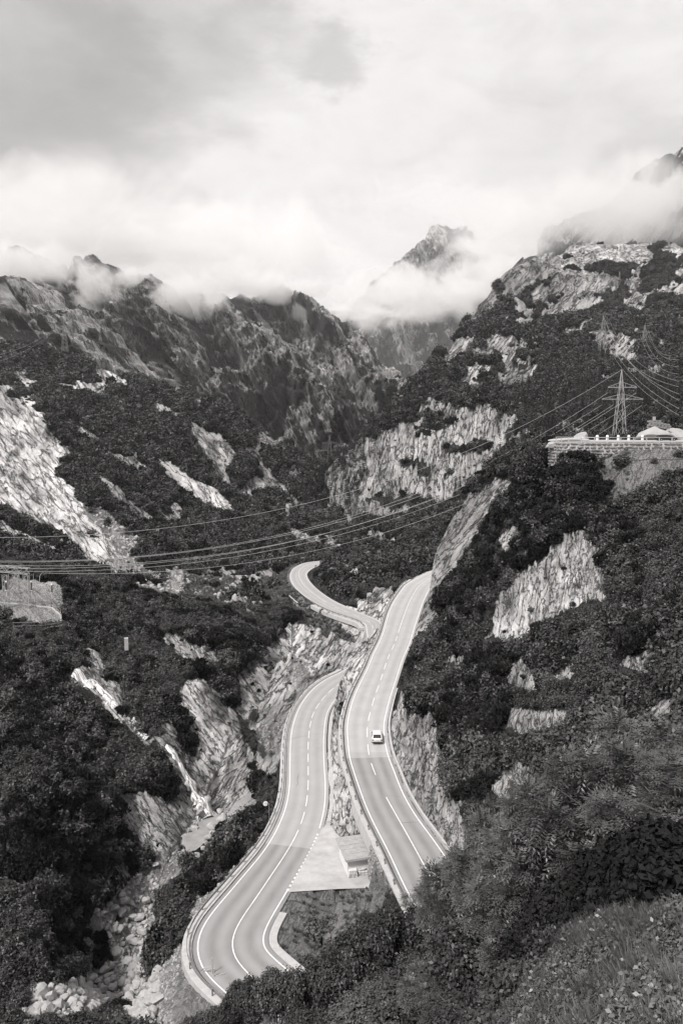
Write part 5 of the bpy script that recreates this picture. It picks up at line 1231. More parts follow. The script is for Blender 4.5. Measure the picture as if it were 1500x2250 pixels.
for A, B, mid, lb in [((1365, 812, 300), (-60, 1181, 205), (750, 1086), 'topmost power cable over the valley, hung from the tip of the large pylon'),
    ((1334, 863, 300), (-60, 1231, 208), (750, 1141), 'power cable from the left end of the upper pylon arm'),
    ((1322, 889, 300), (-60, 1234, 204), (750, 1146), 'power cable from the left end of the lower pylon arm'),
    ((1397, 863, 300), (-60, 1239, 214), (750, 1162), 'power cable from the right end of the upper pylon arm'),
    ((1347, 889, 300), (-60, 1246, 212), (750, 1163), 'power cable from the inner left insulator of the lower pylon arm'),
    ((1383, 889, 300), (-60, 1252, 216), (750, 1174), 'power cable from the inner right insulator of the lower pylon arm'),
    ((1410, 890, 300), (92, 1259, 212), (750, 1196), 'lowest power cable over the valley, from the right end of the lower arm')]: cable(A, B, mid, label=lb, group=G1)
ORD = ['lowest', 'second lowest', 'third lowest', 'fourth lowest', 'fifth lowest', 'fifth highest', 'fourth highest', 'third highest', 'second highest', 'topmost']
for k, (A, B) in enumerate([((1316, 722, 820), (1490, 912, 330)), ((1319, 712, 820), (1490, 898, 330)), ((1325, 695, 820), (1490, 880, 330)), ((1331, 712, 820), (1490, 866, 330)), ((1334, 722, 820), (1490, 850, 330)), ((1340, 708, 820), (1490, 838, 330)),
        ((1405, 735, 840), (1490, 822, 400)), ((1410, 727, 840), (1490, 805, 400)), ((1416, 716, 840), (1490, 790, 400)), ((1424, 727, 840), (1490, 775, 400))]):
    cable(A, B, None, .055, ORD[k]+' of the cables sloping from the distant pylons to the right edge', 'cables coming down from the two distant pylons')
for B in ((-30, 785, 640), (-30, 802, 640)): cable((128, 716 if B[1] < 790 else 720, 905), B, None, .07, 'cable running left from the small pylon on the crest', 'cables of the small crest pylon')

# ---- switchyard on the left
sy = empty('switchyard_gantry', (-82, 205, -48.05)); tag(sy, 'lattice steel gantry of the small switchyard at the left edge', 'gantry')
def latt(parent, a, b, w_, n, th=.12, name='lattice_column'):
    a, b = Vector(a), Vector(b); d = (b-a).normalized(); up = Vector((0, 1, 0)) if abs(d.z) > .8 else Vector((0, 0, 1)); x = d.cross(up).normalized()*w_/2; y = x.cross(d).normalized()*w_/2; m = MB(); c = [(-1, -1), (1, -1), (1, 1), (-1, 1)]
    for q in range(4): o = x*c[q][0]+y*c[q][1]; m.bar(a+o, b+o, th)
    for k in range(n):
        p, r = a.lerp(b, k/n), a.lerp(b, (k+1)/n)
        for q in range(4):
            o, o2 = x*c[q][0]+y*c[q][1], x*c[(q+1) % 4][0]+y*c[(q+1) % 4][1]
            m.bar(p+o, r+o2, th*.7) if k % 2 else m.bar(p+o2, r+o, th*.7)
    return m.build(name, M['lattice'], parent)
def sp(u, v, Y): return PY(u, v, Y)-sy.location
g0, g1 = sp(64, 1255, 205), sp(-70, 1243, 205)
latt(sy, g1, g0, 1.5, 10, .14, 'beam')
for u in (58, 12): 
    p = sp(u, 1258, 205); latt(sy, (p.x, p.y, 0), (p.x, p.y, p.z-.5), 1.2, 9)
p = sp(36, 1262, 222); latt(sy, (p.x, p.y, 0), (p.x, p.y, p.z), 1.2, 9)
for u in (27, 74):
    p = sp(u, 1260, 205); MB().tube([p, p-Vector((0, 0, 1.6))], .09, 6).build('insulator', M['steel'], sy); MB().lathe([(.1, 0), (.55, .1), (.6, .2), (.5, .25)], p-Vector((0, 0, 2.0)), 10).build('corona_ring', M['steel'], sy)
for k, (u, v, Y) in enumerate(((70, 1296, 205), (115, 1302, 205), (15, 1296, 203))):
    p = PY(u, v, Y); t_ = empty('post_insulator', (p.x, p.y, p.z-1.6)); MB().box((0, 0, .7), (.25, .25, 1.7)).build('pedestal', M['concrete'], t_)
    pr = [(.16, 1.55)];
    for q in range(9): pr += [(.24, 1.6+q*.22), (.13, 1.7+q*.22)]
    MB().lathe(pr, n=8).build('insulator_stack', M['porcelain'], t_); MB().lathe([(.03, 3.5), (.22, 3.58), (.26, 3.72), (.22, 3.86), (.03, 3.94)], n=10).build('cap', M['white'], t_, smooth=True)
    MB().box((0, 0, 1.5), (.6, .6, .12)).build('base_plate', M['lightwood'], t_)
    tag(t_, ('middle dark post insulator with a white cap in the switchyard', 'dark post insulator nearest the shrubs at the right of the switchyard', 'dark post insulator at the far left of the switchyard')[k], 'insulator')
a, b, c_, d_ = sp(74, 1279, 205), sp(95, 1285, 205), sp(115, 1280, 205), sp(92, 1259, 210)
MB().tube([sp(70, 1279, 205), sp(84, 1285, 205), sp(95, 1286, 205), sp(105, 1281, 205), sp(115, 1281, 205)], .05, 5).tube([sp(84, 1285, 205), sp(87, 1278, 206), sp(88, 1266, 208), d_], .05, 5).tube([sp(28, 1275, 205), sp(34, 1278, 205), sp(40, 1274, 208)], .05, 5).build('jumper_wire', M['wire'], sy)
fn = [PZ(u, v, -48.0) for u, v in [(-30, 1322), (45, 1328), (114, 1336), (133, 1352), (137, 1376), (96, 1382), (30, 1384)]]
fe = empty('fence', fn[1]); tag(fe, 'low fence of thin posts and rails around the gravel switchyard', 'fence')
for a, b in zip(fn[:-1], fn[1:]):
    n = max(1, int((b-a).length/4)); rl = MB()
    for h in (.9, 1.7): rl.bar(a+Vector((0, 0, h))-fe.location, b+Vector((0, 0, h))-fe.location, .09)
    rl.build('rail', M['steel'], fe); MB().bar(a+Vector((0, 0, .1))-fe.location, b+Vector((0, 0, .1))-fe.location, .35, .3).build('plinth', M['kerb'], fe)
    for k in range(n+1):
        p = a.lerp(b, k/n)-fe.location; MB().box((p.x, p.y, .95), (.09, .09, 1.9)).build('post', M['steel'], fe)
pl_ = PY(278, 1415, 190); tag(MB().box((0, 0, 0), (.9, .9, 3.0), .3).build('concrete_pillar', M['concrete'], loc=pl_), 'lone concrete block standing among the shrubs left of the valley', 'pillar')

# ================================================================== TERRACE ON THE RIGHT
tz = -3.75
tb = bmesh.new(); tp = [(44.4, 162), (45.2, 159.0), (51, 156.9), (62, 156.6), (90, 158.5), (110, 160.4), (110, 175), (72, 174), (56, 176), (48, 172)]
f_ = tb.faces.new([tb.verts.new((x, y, tz+.12)) for x, y in tp]); bmesh.ops.triangulate(tb, faces=[f_]); me = bpy.data.meshes.new('terrace_paving'); tb.to_mesh(me); tb.free()
M['paving'] = plain('pale_paving', .34, .9, 0, .15, .6); tag(link('terrace_paving', me, M['paving']), kind='structure')
wline = [(42.8, 165.5, 0), (43.0, 161.5, 0), (44.6, 158.0, 0), (51, 156.0, 0), (62, 155.6, 0), (76, 156.6, 0), (90, 158, 0)]
stone_wall('terrace_wall', 'curved wall of squared stones holding up the terrace on the right', wline, lambda f: tz+.05, lambda f: tz-1.3-3.4*max(0, 1-f*1.9), 1.25, .62, batter=.06)
tg = empty('terrace_rail', (41, 159, tz)); tag(tg, 'low metal rail with short posts along the terrace edge', 'guard rail')
L = resample([(44, 164, 0), (44.4, 161.5, 0), (45.6, 158.8, 0), (51, 156.9, 0), (62, 156.5, 0), (72, 157.0, 0)], .5); m_ = MB()
m_.tube([(p[0]-41, p[1]-159, .95) for p in L[::4]], .09, 5).build('rail', M['steel'], tg)
for p in L[::5]: MB().box((p[0]-41, p[1]-159, .5), (.16, .16, 1.0)).build('post', M['kerb'], tg)
for k, u in enumerate((1311, 1333, 1357, 1380, 1410)):
    p = PY(u, 968, 173); t_ = MB().lathe([(.30, 0), (.30, .9), (.24, 1.05), (.05, 1.1)], n=10).build('bollard', M['white'], loc=(p.x, 173, tz+.12)); tag(t_, ('leftmost squat white bollard on the back edge of the terrace', 'second white bollard from the left on the terrace', 'middle white bollard on the terrace, left of the pylon foot', 'white bollard on the terrace right beside the pylon foot', 'rightmost white bollard on the terrace, next to the pale rock')[k], 'bollard', 'white bollards on the terrace')
# pale rock with the stone parapet
def outcrop(name, u, v, Y, rx, ry, rz_, label, seed, mat, cat='rock'):
    me = rock_mesh(name, seed, 4, mat=mat); p = PY(u, v, Y); o = link(name, me); o.location = p; o.scale = (rx, ry, rz_); return tag(o, label, cat)
M['palerock'] = plain('bleached_granite', .32, .9, 0, .16, .5, .5)
oc1 = outcrop('rock_outcrop', 1432, 962, 176, 5.2, 4.5, 3.9, 'smooth pale rock dome on the terrace with a stone parapet on top', 31, M['palerock'])
oc2 = outcrop('rock_outcrop', 1480, 960, 178, 4.2, 4, 2.6, 'pale rock running out of the right edge behind the dark car', 33, M['palerock'])
outcrop('rock_outcrop', 1250, 968, 166, 4.4, 1.6, 1.2, 'long pale boulder ridge at the left end of the terrace', 37, M['palerock']); outcrop('rock_outcrop', 1280, 962, 168, 2.0, 1.6, 1.6, 'angular pale block at the right end of the boulder ridge', 38, M['palerock']); outcrop('rock_outcrop', 1215, 977, 163, 2.2, 1.5, 1.3, 'pale broken boulder at the outer corner of the terrace wall', 39, M['palerock'])
pb = PY(1448, 938, 176); pw = empty('stone_parapet', pb); tag(pw, 'stepped parapet of stone blocks on top of the pale rock', 'wall')
for r_ in range(3):
    for k in range(7):
        o = MB().box((0, 0, 0), (.62, .5, .36)).build('block', M['wallstone'], pw); o.location = (-2.5+k*.66+.3*(r_ % 2), -.2-k*.12, 1.2-r_*.4-k*.12)
    for k in range(4):
        o = MB().box((0, 0, 0), (.62, .5, .36)).build('block', M['wallstone'], pw); o.location = (-1.6+k*.66+.3*(r_ % 2), 1.2, 1.3-r_*.4)
MB().box((-.9, 1.0, 1.8), (.5, .5, .9)).build('pillar', M['palerock'], pw)
# small house and pale road shoulder high on the right ridge
hp = PY(1432, 549, 1470); hh = empty('ridge_house', hp); tag(hh, 'tiny house on the ridge high on the right', 'house')
MB().box((0, 0, 3), (16, 9, 7)).build('wall', M['white'], hh); MB().add([(-9, -5.5, 6.5), (9, -5.5, 6.5), (9, 5.5, 6.5), (-9, 5.5, 6.5), (-9, 0, 10.5), (9, 0, 10.5)], [(0, 1, 5, 4), (2, 3, 4, 5), (0, 4, 3), (1, 2, 5)]).build('roof', M['dark_lattice'], hh)
for x_ in (-5, 0, 5): MB().box((x_, -4.55, 3.4), (1.6, .15, 1.8)).build('window', M['glass'], hh)

# ================================================================== WATER
def water_mat(name, lo, hi, sc):
    m = bpy.data.materials.new(name); m.use_nodes = True; t = NT(m.node_tree); b = m.node_tree.nodes['Principled BSDF']; g = t.node('ShaderNodeAttribute', attribute_name='flow').outputs['Vector']
    n = t.noise(t.scale(g, (3.2, .35, 1)), sc, 7, .65, .4); v = t.ramp(n, [(.42, lo*.35), (.58, hi)]); t.l.new(t.warm(v), b.inputs['Base Color']); b.inputs['Roughness'].default_value = .5
    bn = t.node('ShaderNodeBump', inp={'Strength': .8, 'Distance': .25}); t.l.new(n, bn.inputs['Height']); t.l.new(bn.outputs[0], b.inputs['Normal']); return m
M['foam'] = water_mat('white_water', .30, .74, 1.0)
def fall(name, pts, widths, label, lift=.8):
    widths = [w*1.0 for w in widths]
    P = np.array([tuple(PY(*p)) for p in pts]); W0 = np.array(widths); k = np.linspace(0, len(P)-1, 60); X_ = np.interp(k, range(len(P)), P[:, 0]); Y_ = np.interp(k, range(len(P)), P[:, 1]); Zp = np.interp(k, range(len(P)), P[:, 2]); W_ = np.interp(k, range(len(P)), W0)
    Zg = land_z(X_, Y_); Zc = np.maximum(Zg, Zp-1.0)+lift; V, fl = [], []; nc = 9; T = np.gradient(np.stack([X_, Y_], 1), axis=0); T /= np.linalg.norm(T, axis=1)[:, None]+1e-9; s = 0
    for i in range(60):
        s += .5
        for c in range(nc):
            o = (c/(nc-1)-.5)*W_[i]*(1+.75*float(vnoise(np.array([i*.33]), np.array([2.0*(c > 4)]), np.array([seedw]), 3)[0]))+.35*float(vnoise(np.array([i*.2]), np.array([9.0]), np.array([seedw]), 4)[0]); x, y = X_[i]-T[i, 1]*o, Y_[i]+T[i, 0]*o
            V.append((x, y, Zc[i]-1.1*(abs(c/(nc-1)-.5)*2)**2.5*W_[i]*.35+.10*float(vnoise(np.array([x*2]), np.array([y*2]), np.array([i*.5]), 9)[0]))); fl.append((o, s, 0))
    me = mesh_np(name, V, grid_faces(60, nc), {'flow': ('FLOAT_VECTOR', fl)}); return tag(link(name, me, M['foam']), label, 'waterfall')
seedw = 1.5
fall('waterfall', [(368, 1658, 151), (395, 1680, 149.5), (415, 1710, 148), (432, 1740, 146.5), (447, 1768, 145), (462, 1790, 142)], [1.2, 1.8, 2.2, 2.4, 2.8, 3.6], 'white waterfall plunging between the slabs into the pool')
fall('waterfall', [(140, 1486, 174), (165, 1500, 172), (200, 1515, 169), (228, 1540, 166), (245, 1565, 163.5), (262, 1587, 161.5)], [1.6, 2.6, 2.6, 1.6, 2.2, 2.0], 'upper cascade sliding over bright rock among the shrubs')
fall('waterfall', [(292, 1605, 158), (305, 1622, 156), (330, 1637, 154)], [.8, 1.2, 1.0], 'short white step of the cascade between the two larger falls')
seedw = 4.2
def pool(pix, z, label):
    P = [PZ(u, v, z) for u, v in pix]; bm = bmesh.new(); f = bm.faces.new([bm.verts.new(p) for p in P]); bmesh.ops.triangulate(bm, faces=[f]); bmesh.ops.subdivide_edges(bm, edges=bm.edges[:], cuts=3, use_grid_fill=True)
    me = bpy.data.meshes.new('pool'); bm.to_mesh(me); bm.free(); o = link('water', me, M['water']); return tag(o, kind='structure')
M['water'] = plain('milky_water', .25, .15, 0, .25, .6, spec=.5)
pc = np.array(POOLW).mean(axis=0); pq = resample([(a_, b_, 0) for a_, b_ in POOLW]+[(POOLW[0][0], POOLW[0][1], 0)], .35)
pq = [(pc[0]+(q[0]-pc[0])*(1.06+.16*float(fbm(np.array([q[0]*.9]), np.array([q[1]*.9]), np.array([0.]), 3, 91)[0])), pc[1]+(q[1]-pc[1])*(1.06+.16*float(fbm(np.array([q[0]*.9]), np.array([q[1]*.9]), np.array([5.]), 3, 92)[0]))) for q in pq]
pool([to_pix(q[0], q[1], -73.5) for q in pq], -73.5, '')
pool([(512, 1768), (556, 1735), (566, 1742), (540, 1765), (498, 1795)], -72.6, '')

# ================================================================== BOULDERS
def boulder(x, y, r, k=None, sink=.35):
    o = bpy.data.objects.new('boulder', BO[random.randrange(10)] if k is None else BO[k]); COL.objects.link(o); o.location = (x, y, lz(x, y)+r*(1-sink)*.5)
    o.scale = (r, r*random.uniform(.8, 1.1), r*random.uniform(.7, 1.1)); o.rotation_euler = (random.uniform(-.4, .4), random.uniform(-.4, .4), random.uniform(0, 6.28)); return o
spots = [(88, 2192, 27, 'largest boulder, split in two, at the bottom left corner'), (140, 2200, 17, 'boulder right of the big split boulder at the bottom left'), (196, 2170, 16, 'boulder at the left of the lower cluster in the stream bed'),
    (238, 2152, 20, 'large faceted boulder in the middle of the lower cluster'), (213, 2160, 13, 'rounded boulder wedged between the two large ones of the lower cluster'), (296, 2128, 12, 'boulder at the lip of the dark pothole'), (290, 2070, 15, 'boulder above the pothole in the stream bed'),
    (293, 2022, 18, 'big upright boulder in the middle of the stream bed'), (272, 1985, 20, 'wide flat-topped boulder at the head of the boulder field'), (229, 2008, 12, 'small pointed boulder at the left side of the boulder field'), (213, 2005, 10, 'low boulder by the shrubs left of the boulder field'),
    (292, 1988, 13, 'tilted slab boulder at the head of the boulder field'), (255, 2045, 14, 'boulder on the left bank half way down the field'), (314, 2052, 15, 'boulder against the right wall of the stream'), (318, 2118, 11, 'boulder right of the pothole'), (205, 2150, 10, 'small boulder behind the lower cluster'), (245, 2195, 12, 'boulder at the lower edge of the lower cluster'),
    (430, 1862, 8, 'flat rock at the outlet of the pool'), (433, 1872, 7, 'rock under the outlet of the pool'), (340, 1905, 12, 'slab-like boulder below the cliff foot')]
for u, v, rp_, lb in spots:
    y0 = 140.0
    for _ in range(25):                                   # meet the ground along this sight line
        d = pix_dir(u, v); x_ = d.x/d.y*y0; z_ = lz(x_, y0); y1 = z_/(d.z/d.y); y0 = y0*.6+min(max(y1, 60), 260)*.4
    o = boulder(d.x/d.y*y0, y0, rp_/1750*y0*1.0, sink=.2); tag(o, lb, 'boulder', 'boulders in the stream bed')
for k_ in range(26):                                    # stones along the rim of the pool
    q = pq[(k_*len(pq))//26]; o = boulder(q[0]+random.uniform(-.5, .5), q[1]+random.uniform(-.5, .5), random.uniform(.6, 1.4), sink=-.5); tag(o, 'grey boulder on the rim of the pool under the waterfall', 'boulder', 'boulders round the pool')
bx, by = rand_land(70000, 75, 235, -.46, .0); bz = land_z(bx, by); R_, G_, GR_ = masks(bx, by, bz); bu, bv = to_pix(bx, by, bz)
ok = (G_ > .5) & (m_dist(bx, by) > 2.2) & visible(bx, by, .5) & ~in_poly(bx, by, SUBPAD) & ~in_poly(bu, bv, [(455, 1782), (482, 1790), (486, 1806), (470, 1828), (448, 1850), (425, 1862), (408, 1852), (412, 1832), (438, 1812)])
bx, by, bu, bv = bx[ok], by[ok], bu[ok], bv[ok]; br = .18+.75*RNG.random(len(bx))**3.2; br = np.where((bv < 1860) | (bu > 350), br*.45, br); instream = (bu < 350) & (bv > 1900) | (bu < 480) & (bv > 1850) & (bv < 1960)
order = np.argsort(-br/by*np.where(instream, 1.3, 1.0)); big_, small_ = order[:230], order[230:12000]
for i in big_:
    o = boulder(bx[i], by[i], br[i]*1.25); ww = 'in the stream bed at the bottom left' if bu[i] < 350 and bv[i] > 2060 else 'in the rubble bank under the hairpin wall' if bu[i] > 350 and bv[i] > 1960 else 'in the boulder field half way down the stream' if bv[i] > 1900 else 'in the stones near the pool and the waterfall foot' if bv[i] > 1700 else 'in the upper gorge behind the lower road'
    tag(o, 'grey granite boulder '+ww, 'boulder', 'boulders '+ww)
proto_set('stone', [rock_mesh('rubble_stone', 980+i, 1) for i in range(6)])
i = small_; scatter('rubble', 'stone', np.stack([bx[i], by[i], land_z(bx[i], by[i])+.05], 1), br[i]*.9, RNG.uniform(0, 6.28, len(i)), tilt=RNG.uniform(-3, 3, (len(i), 3)))
bx, by = rand_land(60000, 285, 520, -.45, .05); bz = land_z(bx, by); R_, G_, GR_ = masks(bx, by, bz); ok = (G_ > .5) & visible(bx, by, 1) & (RNG.random(len(bx)) < .16); bx, by, bz = bx[ok], by[ok], bz[ok]
scatter('scree', 'stone', np.stack([bx, by, bz], 1), .4+1.6*RNG.random(len(bx))**4, RNG.uniform(0, 6.28, len(bx)), tilt=RNG.uniform(-3, 3, (len(bx), 3)))
# ================================================================== TREES ONE CAN TELL APART
def limb_mesh(H, R, seed, r0):
    rng = random.Random(seed); m = MB(); tips = []
    m.tube([(0, 0, -.6), (rng.uniform(-.1, .1)*H, rng.uniform(-.1, .1)*H, H*.4), (rng.uniform(-.15, .15)*H, rng.uniform(-.15, .15)*H, H*.85)], r0, 7, r0*.3)
    return m
def limbs(H, R, seed, r0):
    rng = random.Random(seed+1); m = MB()
    for k in range(9):
        a = rng.uniform(0, 6.28); z = H*rng.uniform(.2, .6); m.tube([(0, 0, z), (math.cos(a)*R*.4, math.sin(a)*R*.4, z+H*.15), (math.cos(a)*R*.8, math.sin(a)*R*.8, z+H*.28)], r0*.35, 5, r0*.08)
    return m
def ash_crown(n, R, H, leaf, seed, nl=22):
    """feathery compound leaves: each point carries a frond of paired leaflets, drooping outward in layers"""
    rng = np.random.default_rng(seed); lobes = []
    for i in range(nl):
        a = rng.uniform(0, 6.28); r = R*math.sqrt(rng.random())*.85; z = H*(.35+.6*rng.random())*(1-.30*(r/R)**2); lobes.append((r*math.cos(a), r*math.sin(a), z, R*rng.uniform(.12, .24)))
    nf = n//9; p, d = crown_points(nf, lobes, rng, .35); d[:, 2] *= .45; d /= np.linalg.norm(d, axis=1)[:, None]+1e-9
    d = d+rng.normal(0, .35, d.shape); d /= np.linalg.norm(d, axis=1)[:, None]
    side = np.cross(d, [0, 0, 1.0]); side /= np.linalg.norm(side, axis=1)[:, None]+1e-9; up = np.cross(side, d)
    V, LV = [], []; lvf = rng.random(nf)
    for k in range(4):
        for s in (-1, 1):
            b = p+d*leaf*(.55*k)-np.array([0, 0, 1.0])*leaf*.10*k*k*.5; t_ = b+side*s*leaf*.95+d*leaf*.35-up*leaf*.18; w_ = d*leaf*.17
            V.append(np.stack([b, (b+t_)/2-w_+up*.04*leaf, t_, (b+t_)/2+w_+up*.04*leaf], axis=1)); LV.append(lvf)
    b = p+d*leaf*2.2; t_ = b+d*leaf; V.append(np.stack([b, (b+t_)/2-side*leaf*.17, t_, (b+t_)/2+side*leaf*.17], axis=1)); LV.append(lvf)
    V = np.concatenate(V).reshape(-1, 3); LV = np.repeat(np.concatenate(LV), 4); n_ = len(V)//4; return V, np.arange(n_*4).reshape(n_, 4), LV
def big_tree(u, vtop, Y, R, label, crown, H=None, name='tree', cat='tree', group=None, r0=.12):
    top = PY(u, vtop, Y); g = lz(top.x, Y); H = H or max(2.0, top.z-g); t_ = empty(name, (top.x, Y, top.z-H), random.uniform(0, 6.28)); tag(t_, label, cat, group)
    k, me, h0, rr = crown; Hc = min(H, 2.1*R); c = link('crown', me, None, t_); c.scale = (R/rr, R/rr, Hc/h0); c.location.z = H-Hc
    limb_mesh(H, R, random.randrange(999), r0).build('trunk', M['bark'], t_); limbs(H, R, random.randrange(999), r0).build('limbs', M['bark'], t_)
    return t_
ASH = [('ash', crown_mesh('feathery_crown', ash_crown(30000, 3.6, 6.0, .23, 700+i, 34), M['leaf_pale']), 6.0, 3.6) for i in range(4)]
ALD = [('alder', crown_mesh('round_crown', broad_crown(17000, 3.0, 5.0, .18, 720+i, 30, 7), M['leaf']), 5.0, 3.0) for i in range(3)]
for k, (u, v, Y, R, typ, lb) in enumerate([
    (1440, 1575, 44, 5.2, 0, 'light feathery-leaved tree at the right edge above the dark hollow'), (1330, 1660, 41, 4.6, 0, 'feathery-leaved tree left of the edge tree above the hollow'), (1225, 1725, 43, 4.3, 0, 'broad feathery-leaved tree overhanging the left of the hollow'),
    (1500, 1690, 34, 4.0, 0, 'tall feathery tree cut by the right edge'), (1120, 1795, 48, 4.2, 0, 'feathery tree below the pale block cliff'), (1030, 1880, 52, 3.6, 0, 'feathery tree beside the end of the upper road'), (960, 1935, 60, 2.8, 0, 'small feathery tree hiding the foot of the upper road'),
    (1150, 1900, 42, 3.2, 0, 'feathery tree in the middle of the lower thicket'), (1050, 2010, 44, 3.0, 1, 'dark leafy tree in the lower thicket'), (900, 1990, 60, 2.6, 1, 'rounded leafy tree at the top of the grass bank'), (840, 2040, 60, 2.5, 1, 'rounded leafy tree just below the grass bank'),
    (750, 2085, 62, 2.4, 1, 'rounded leafy tree right of the hairpin'), (680, 2115, 63, 2.2, 1, 'leafy tree over the inner kerb of the hairpin'), (610, 2135, 63, 1.9, 1, 'small dark leafy tree covering the hairpin'), (560, 2150, 64, 1.7, 1, 'low leafy tree at the bottom of the hairpin'),
    (800, 2190, 52, 2.6, 1, 'leafy tree at the bottom centre'), (900, 2150, 48, 2.7, 1, 'dark leafy tree right of the bottom centre'), (980, 2130, 43, 2.5, 0, 'feathery tree above the bottom thicket'), (700, 2225, 55, 2.2, 1, 'leafy bush-like tree at the bottom edge below the hairpin'), (522, 2166, 67, 1.5, 1, 'small leafy tree by the bracketed post'), (1020, 2210, 36, 2.2, 1, 'leafy tree at the bottom edge left of the meadow'),
    (478, 2212, 67, 1.5, 1, 'small leafy tree left of the bracketed post at the bottom edge'), (432, 2228, 68, 1.6, 1, 'leafy tree at the bottom edge below the outer wall of the hairpin'), (505, 2195, 66, 1.3, 1, 'low leafy bush-like tree just right of the bracketed post')]):
    big_tree(u, v, Y, R, lb, (ASH[k % 4] if typ == 0 else ALD[k % 3]), group='trees of the foreground thicket')
SPR = [('spruce', crown_mesh('spruce_crown', spruce_crown(12.0, 2.4, 26, 11, 740+i), M['needle']), 12.0, 2.4) for i in range(3)]
trunk_me = MB().tube([(0, 0, -.5), (0, 0, .9)], .02, 6, .003); trk = trunk_me.build('trunk', M['bark']); trunk_data = trk.data; bpy.data.objects.remove(trk)
def spruce(x, y, H, label, group, R=None):
    t_ = empty('spruce_tree', (x, y, lz(x, y)-.4), random.uniform(0, 6.28)); tag(t_, label, 'spruce', group); k, me, h0, rr = random.choice(SPR)
    c = link('crown', me, None, t_); R = R or H*.19; c.scale = (R/rr, R/rr, H/h0); tr = link('trunk', trunk_data, None, t_); tr.scale = (H, H, H); return t_
for u, v, Y, H, lb in [(1148, 1095, 176, 15, 'tall dark spruce standing in front of the striped slab'), (1225, 1335, 122, 6, 'small pointed spruce in front of the big grey outcrop'), (1252, 1335, 122, 4.5, 'smallest spruce beside the big grey outcrop'), (1130, 1120, 182, 12, 'slim spruce left behind the tall dark spruce'),
    (1010, 1040, 470, 17, 'spruce silhouetted against the pale cliff foot'), (1000, 1052, 470, 13, 'lower spruce beside the one at the cliff foot'), (1190, 1000, 215, 9, 'spruce on the ridge left of the terrace'), (1160, 1010, 215, 8, 'spruce lower down the ridge left of the terrace')]:
    p = PY(u, v, Y); t_ = spruce(p.x, Y, H, lb, None); t_.location.z = p.z-H
x, y = rand_land(9000, 400, 900, .14, .47); z = land_z(x, y); u, v = to_pix(x, y, z); R_, G_, GR_ = masks(x, y, z)
ok = (R_ < .5) & visible(x, y, 8) & in_poly(u, v, [(1080, 860), (1200, 780), (1320, 770), (1490, 820), (1490, 960), (1250, 960), (1090, 1040), (1060, 1060), (1100, 950)])
x, y = x[ok], y[ok]; o_ = np.argsort(y)[:]; x, y = x[o_], y[o_]; stepn = max(1, len(x)//900); x, y = x[::stepn], y[::stepn]; print('spruces', len(x))
pick_ = RNG.permutation(len(x)); ind, rest = pick_[:250], pick_[250:]
for i in ind:
    ui, vi = to_pix(x[i], y[i], lz(x[i], y[i])); ww = 'left of the large pylon' if ui < 1300 and vi > 860 else 'behind the large pylon and the pale rock' if vi > 860 else 'high on the wooded slope under the distant pylons' if ui > 1250 else 'above and right of the big cliff'
    spruce(x[i], y[i], random.uniform(9, 17), 'dark spruce in the wood '+ww, 'spruces '+ww)
scatter('spruce_wood', 'far_spruce', np.stack([x[rest], y[rest], land_z(x[rest], y[rest])-.4], 1), RNG.uniform(1.4, 2.7, len(rest)), RNG.uniform(0, 6.28, len(rest)))
x, y = rand_land(3000, 550, 1100, -.05, .12); z = land_z(x, y); u, v = to_pix(x, y, z); ok = visible(x, y, 6) & (u > 640) & (u < 800) & (v > 900) & (v < 1130); x, y = x[ok], y[ok]
scatter('valley_spruces', 'far_spruce', np.stack([x, y, land_z(x, y)-.4], 1), RNG.uniform(1.6, 2.8, len(x)), RNG.uniform(0, 6.28, len(x)))

# ---- meadow at the bottom right
def tuft(seed, n=90, h=.55):
    rng = np.random.default_rng(seed); a = rng.uniform(0, 6.28, n); r = rng.random(n)*.22; b = np.stack([r*np.cos(a), r*np.sin(a), 0*a], 1); l = rng.uniform(.2, .7, n)*h; ln = np.stack([np.cos(a)*l, np.sin(a)*l, 0*a], 1)
    hh = h*rng.uniform(.6, 1.2, n); m1 = b+ln*.35; m1[:, 2] = hh*.62; tp = b+ln; tp[:, 2] = hh; sd_ = np.stack([-np.sin(a), np.cos(a), 0*a], 1)*.012
    V = np.stack([b-sd_, m1-sd_*1.2, tp, m1+sd_*1.2], axis=1).reshape(-1, 3); return V, np.arange(n*4).reshape(n, 4), np.repeat(rng.random(n), 4)
proto_set('meadow', [crown_mesh('grass_tuft', tuft(760+i), M['grass']) for i in range(4)]+[crown_mesh('herb', broad_crown(420, .32, .62, .065, 770+i, 8, 5), M['leaf_pale']) for i in range(4)])
x, y = rand_land(42000, 11, 46, .02, .50); z = land_z(x, y); u, v = to_pix(x, y, z); ok = (v > 1900) & (u > 900) & (m_dist(x, y) > 3) & ~in_poly(u, v, [(1000, 2120), (1150, 1940), (1250, 1860), (1500, 1780), (1500, 1985), (1380, 2005), (1250, 2055), (1120, 2170)]); x, y, z = x[ok], y[ok], z[ok]; cl = fbm(x/1.1, y/1.1, 0*x, 4, 800)
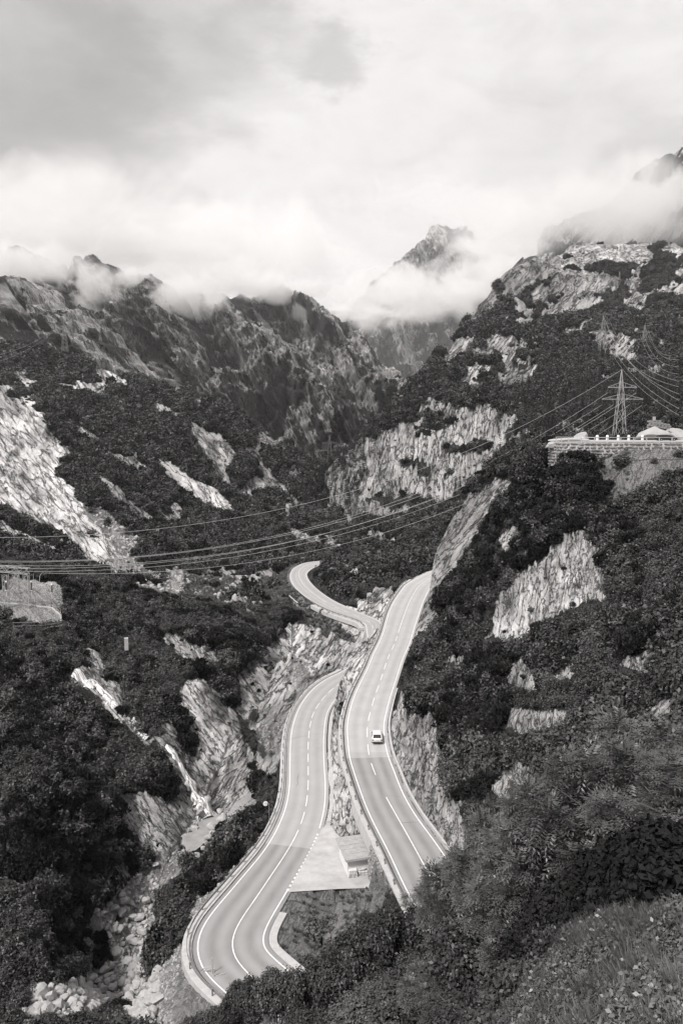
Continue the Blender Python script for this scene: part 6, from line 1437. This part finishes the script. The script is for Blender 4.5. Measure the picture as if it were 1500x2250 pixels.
ch = np.where(cl+RNG.normal(0, .5, len(x)) > -.15, RNG.integers(4, 8, len(x)), RNG.integers(0, 4, len(x)))
scatter('meadow', 'meadow', np.stack([x, y, z-.03], 1), RNG.uniform(.5, 1.15, len(x)), RNG.uniform(0, 6.28, len(x)), choose=ch)
# added undergrowth whose near-black leaf colour stands for the shade under the feathery trees
proto_set('shade', [crown_mesh('shade_bush', broad_crown(1400, 1.0, 1.5, .12, 790+i), M['leaf_shaded']) for i in range(3)])
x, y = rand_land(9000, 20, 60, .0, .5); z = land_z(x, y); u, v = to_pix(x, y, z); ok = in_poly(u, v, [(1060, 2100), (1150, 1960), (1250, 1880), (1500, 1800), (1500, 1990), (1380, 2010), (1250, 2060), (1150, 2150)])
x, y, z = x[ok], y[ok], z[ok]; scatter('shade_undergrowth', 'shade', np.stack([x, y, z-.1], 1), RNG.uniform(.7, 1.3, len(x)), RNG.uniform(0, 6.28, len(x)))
# shrubs on the slope between the meadow and the thicket
x, y = rand_land(5000, 24, 64, -.16, .5); z = land_z(x, y); ok = (m_dist(x, y) > 3.5) & visible(x, y, 2.5); x, y, z = x[ok], y[ok], z[ok]; sz = RNG.uniform(.4, .9, len(x)); b = blocks_road(x, y, z+sz*1.5, sz); x, y, z, sz = x[~b][:1600], y[~b][:1600], z[~b][:1600], sz[~b][:1600]
scatter('thicket_undergrowth', 'bush', np.stack([x, y, z-.1], 1), sz, RNG.uniform(0, 6.28, len(x)))
# grass on the banks
x, y = rand_land(60000, 60, 420, -.2, .36); z = land_z(x, y); GR_ = m_grass(x, y); ok = (GR_ > .5) & (m_dist(x, y) > 1.2) & ~in_poly(x, y, LOT) & visible(x, y, .5) & (RNG.random(len(x)) < .8) & ~in_poly(x, y, TERR); x, y, z = x[ok], y[ok], z[ok]
scatter('bank_grass', 'meadow', np.stack([x, y, z-.03], 1), RNG.uniform(.5, 1.0, len(x))*np.clip(y/110, 1, 2.2), RNG.uniform(0, 6.28, len(x)), choose=RNG.integers(0, 5, len(x)))
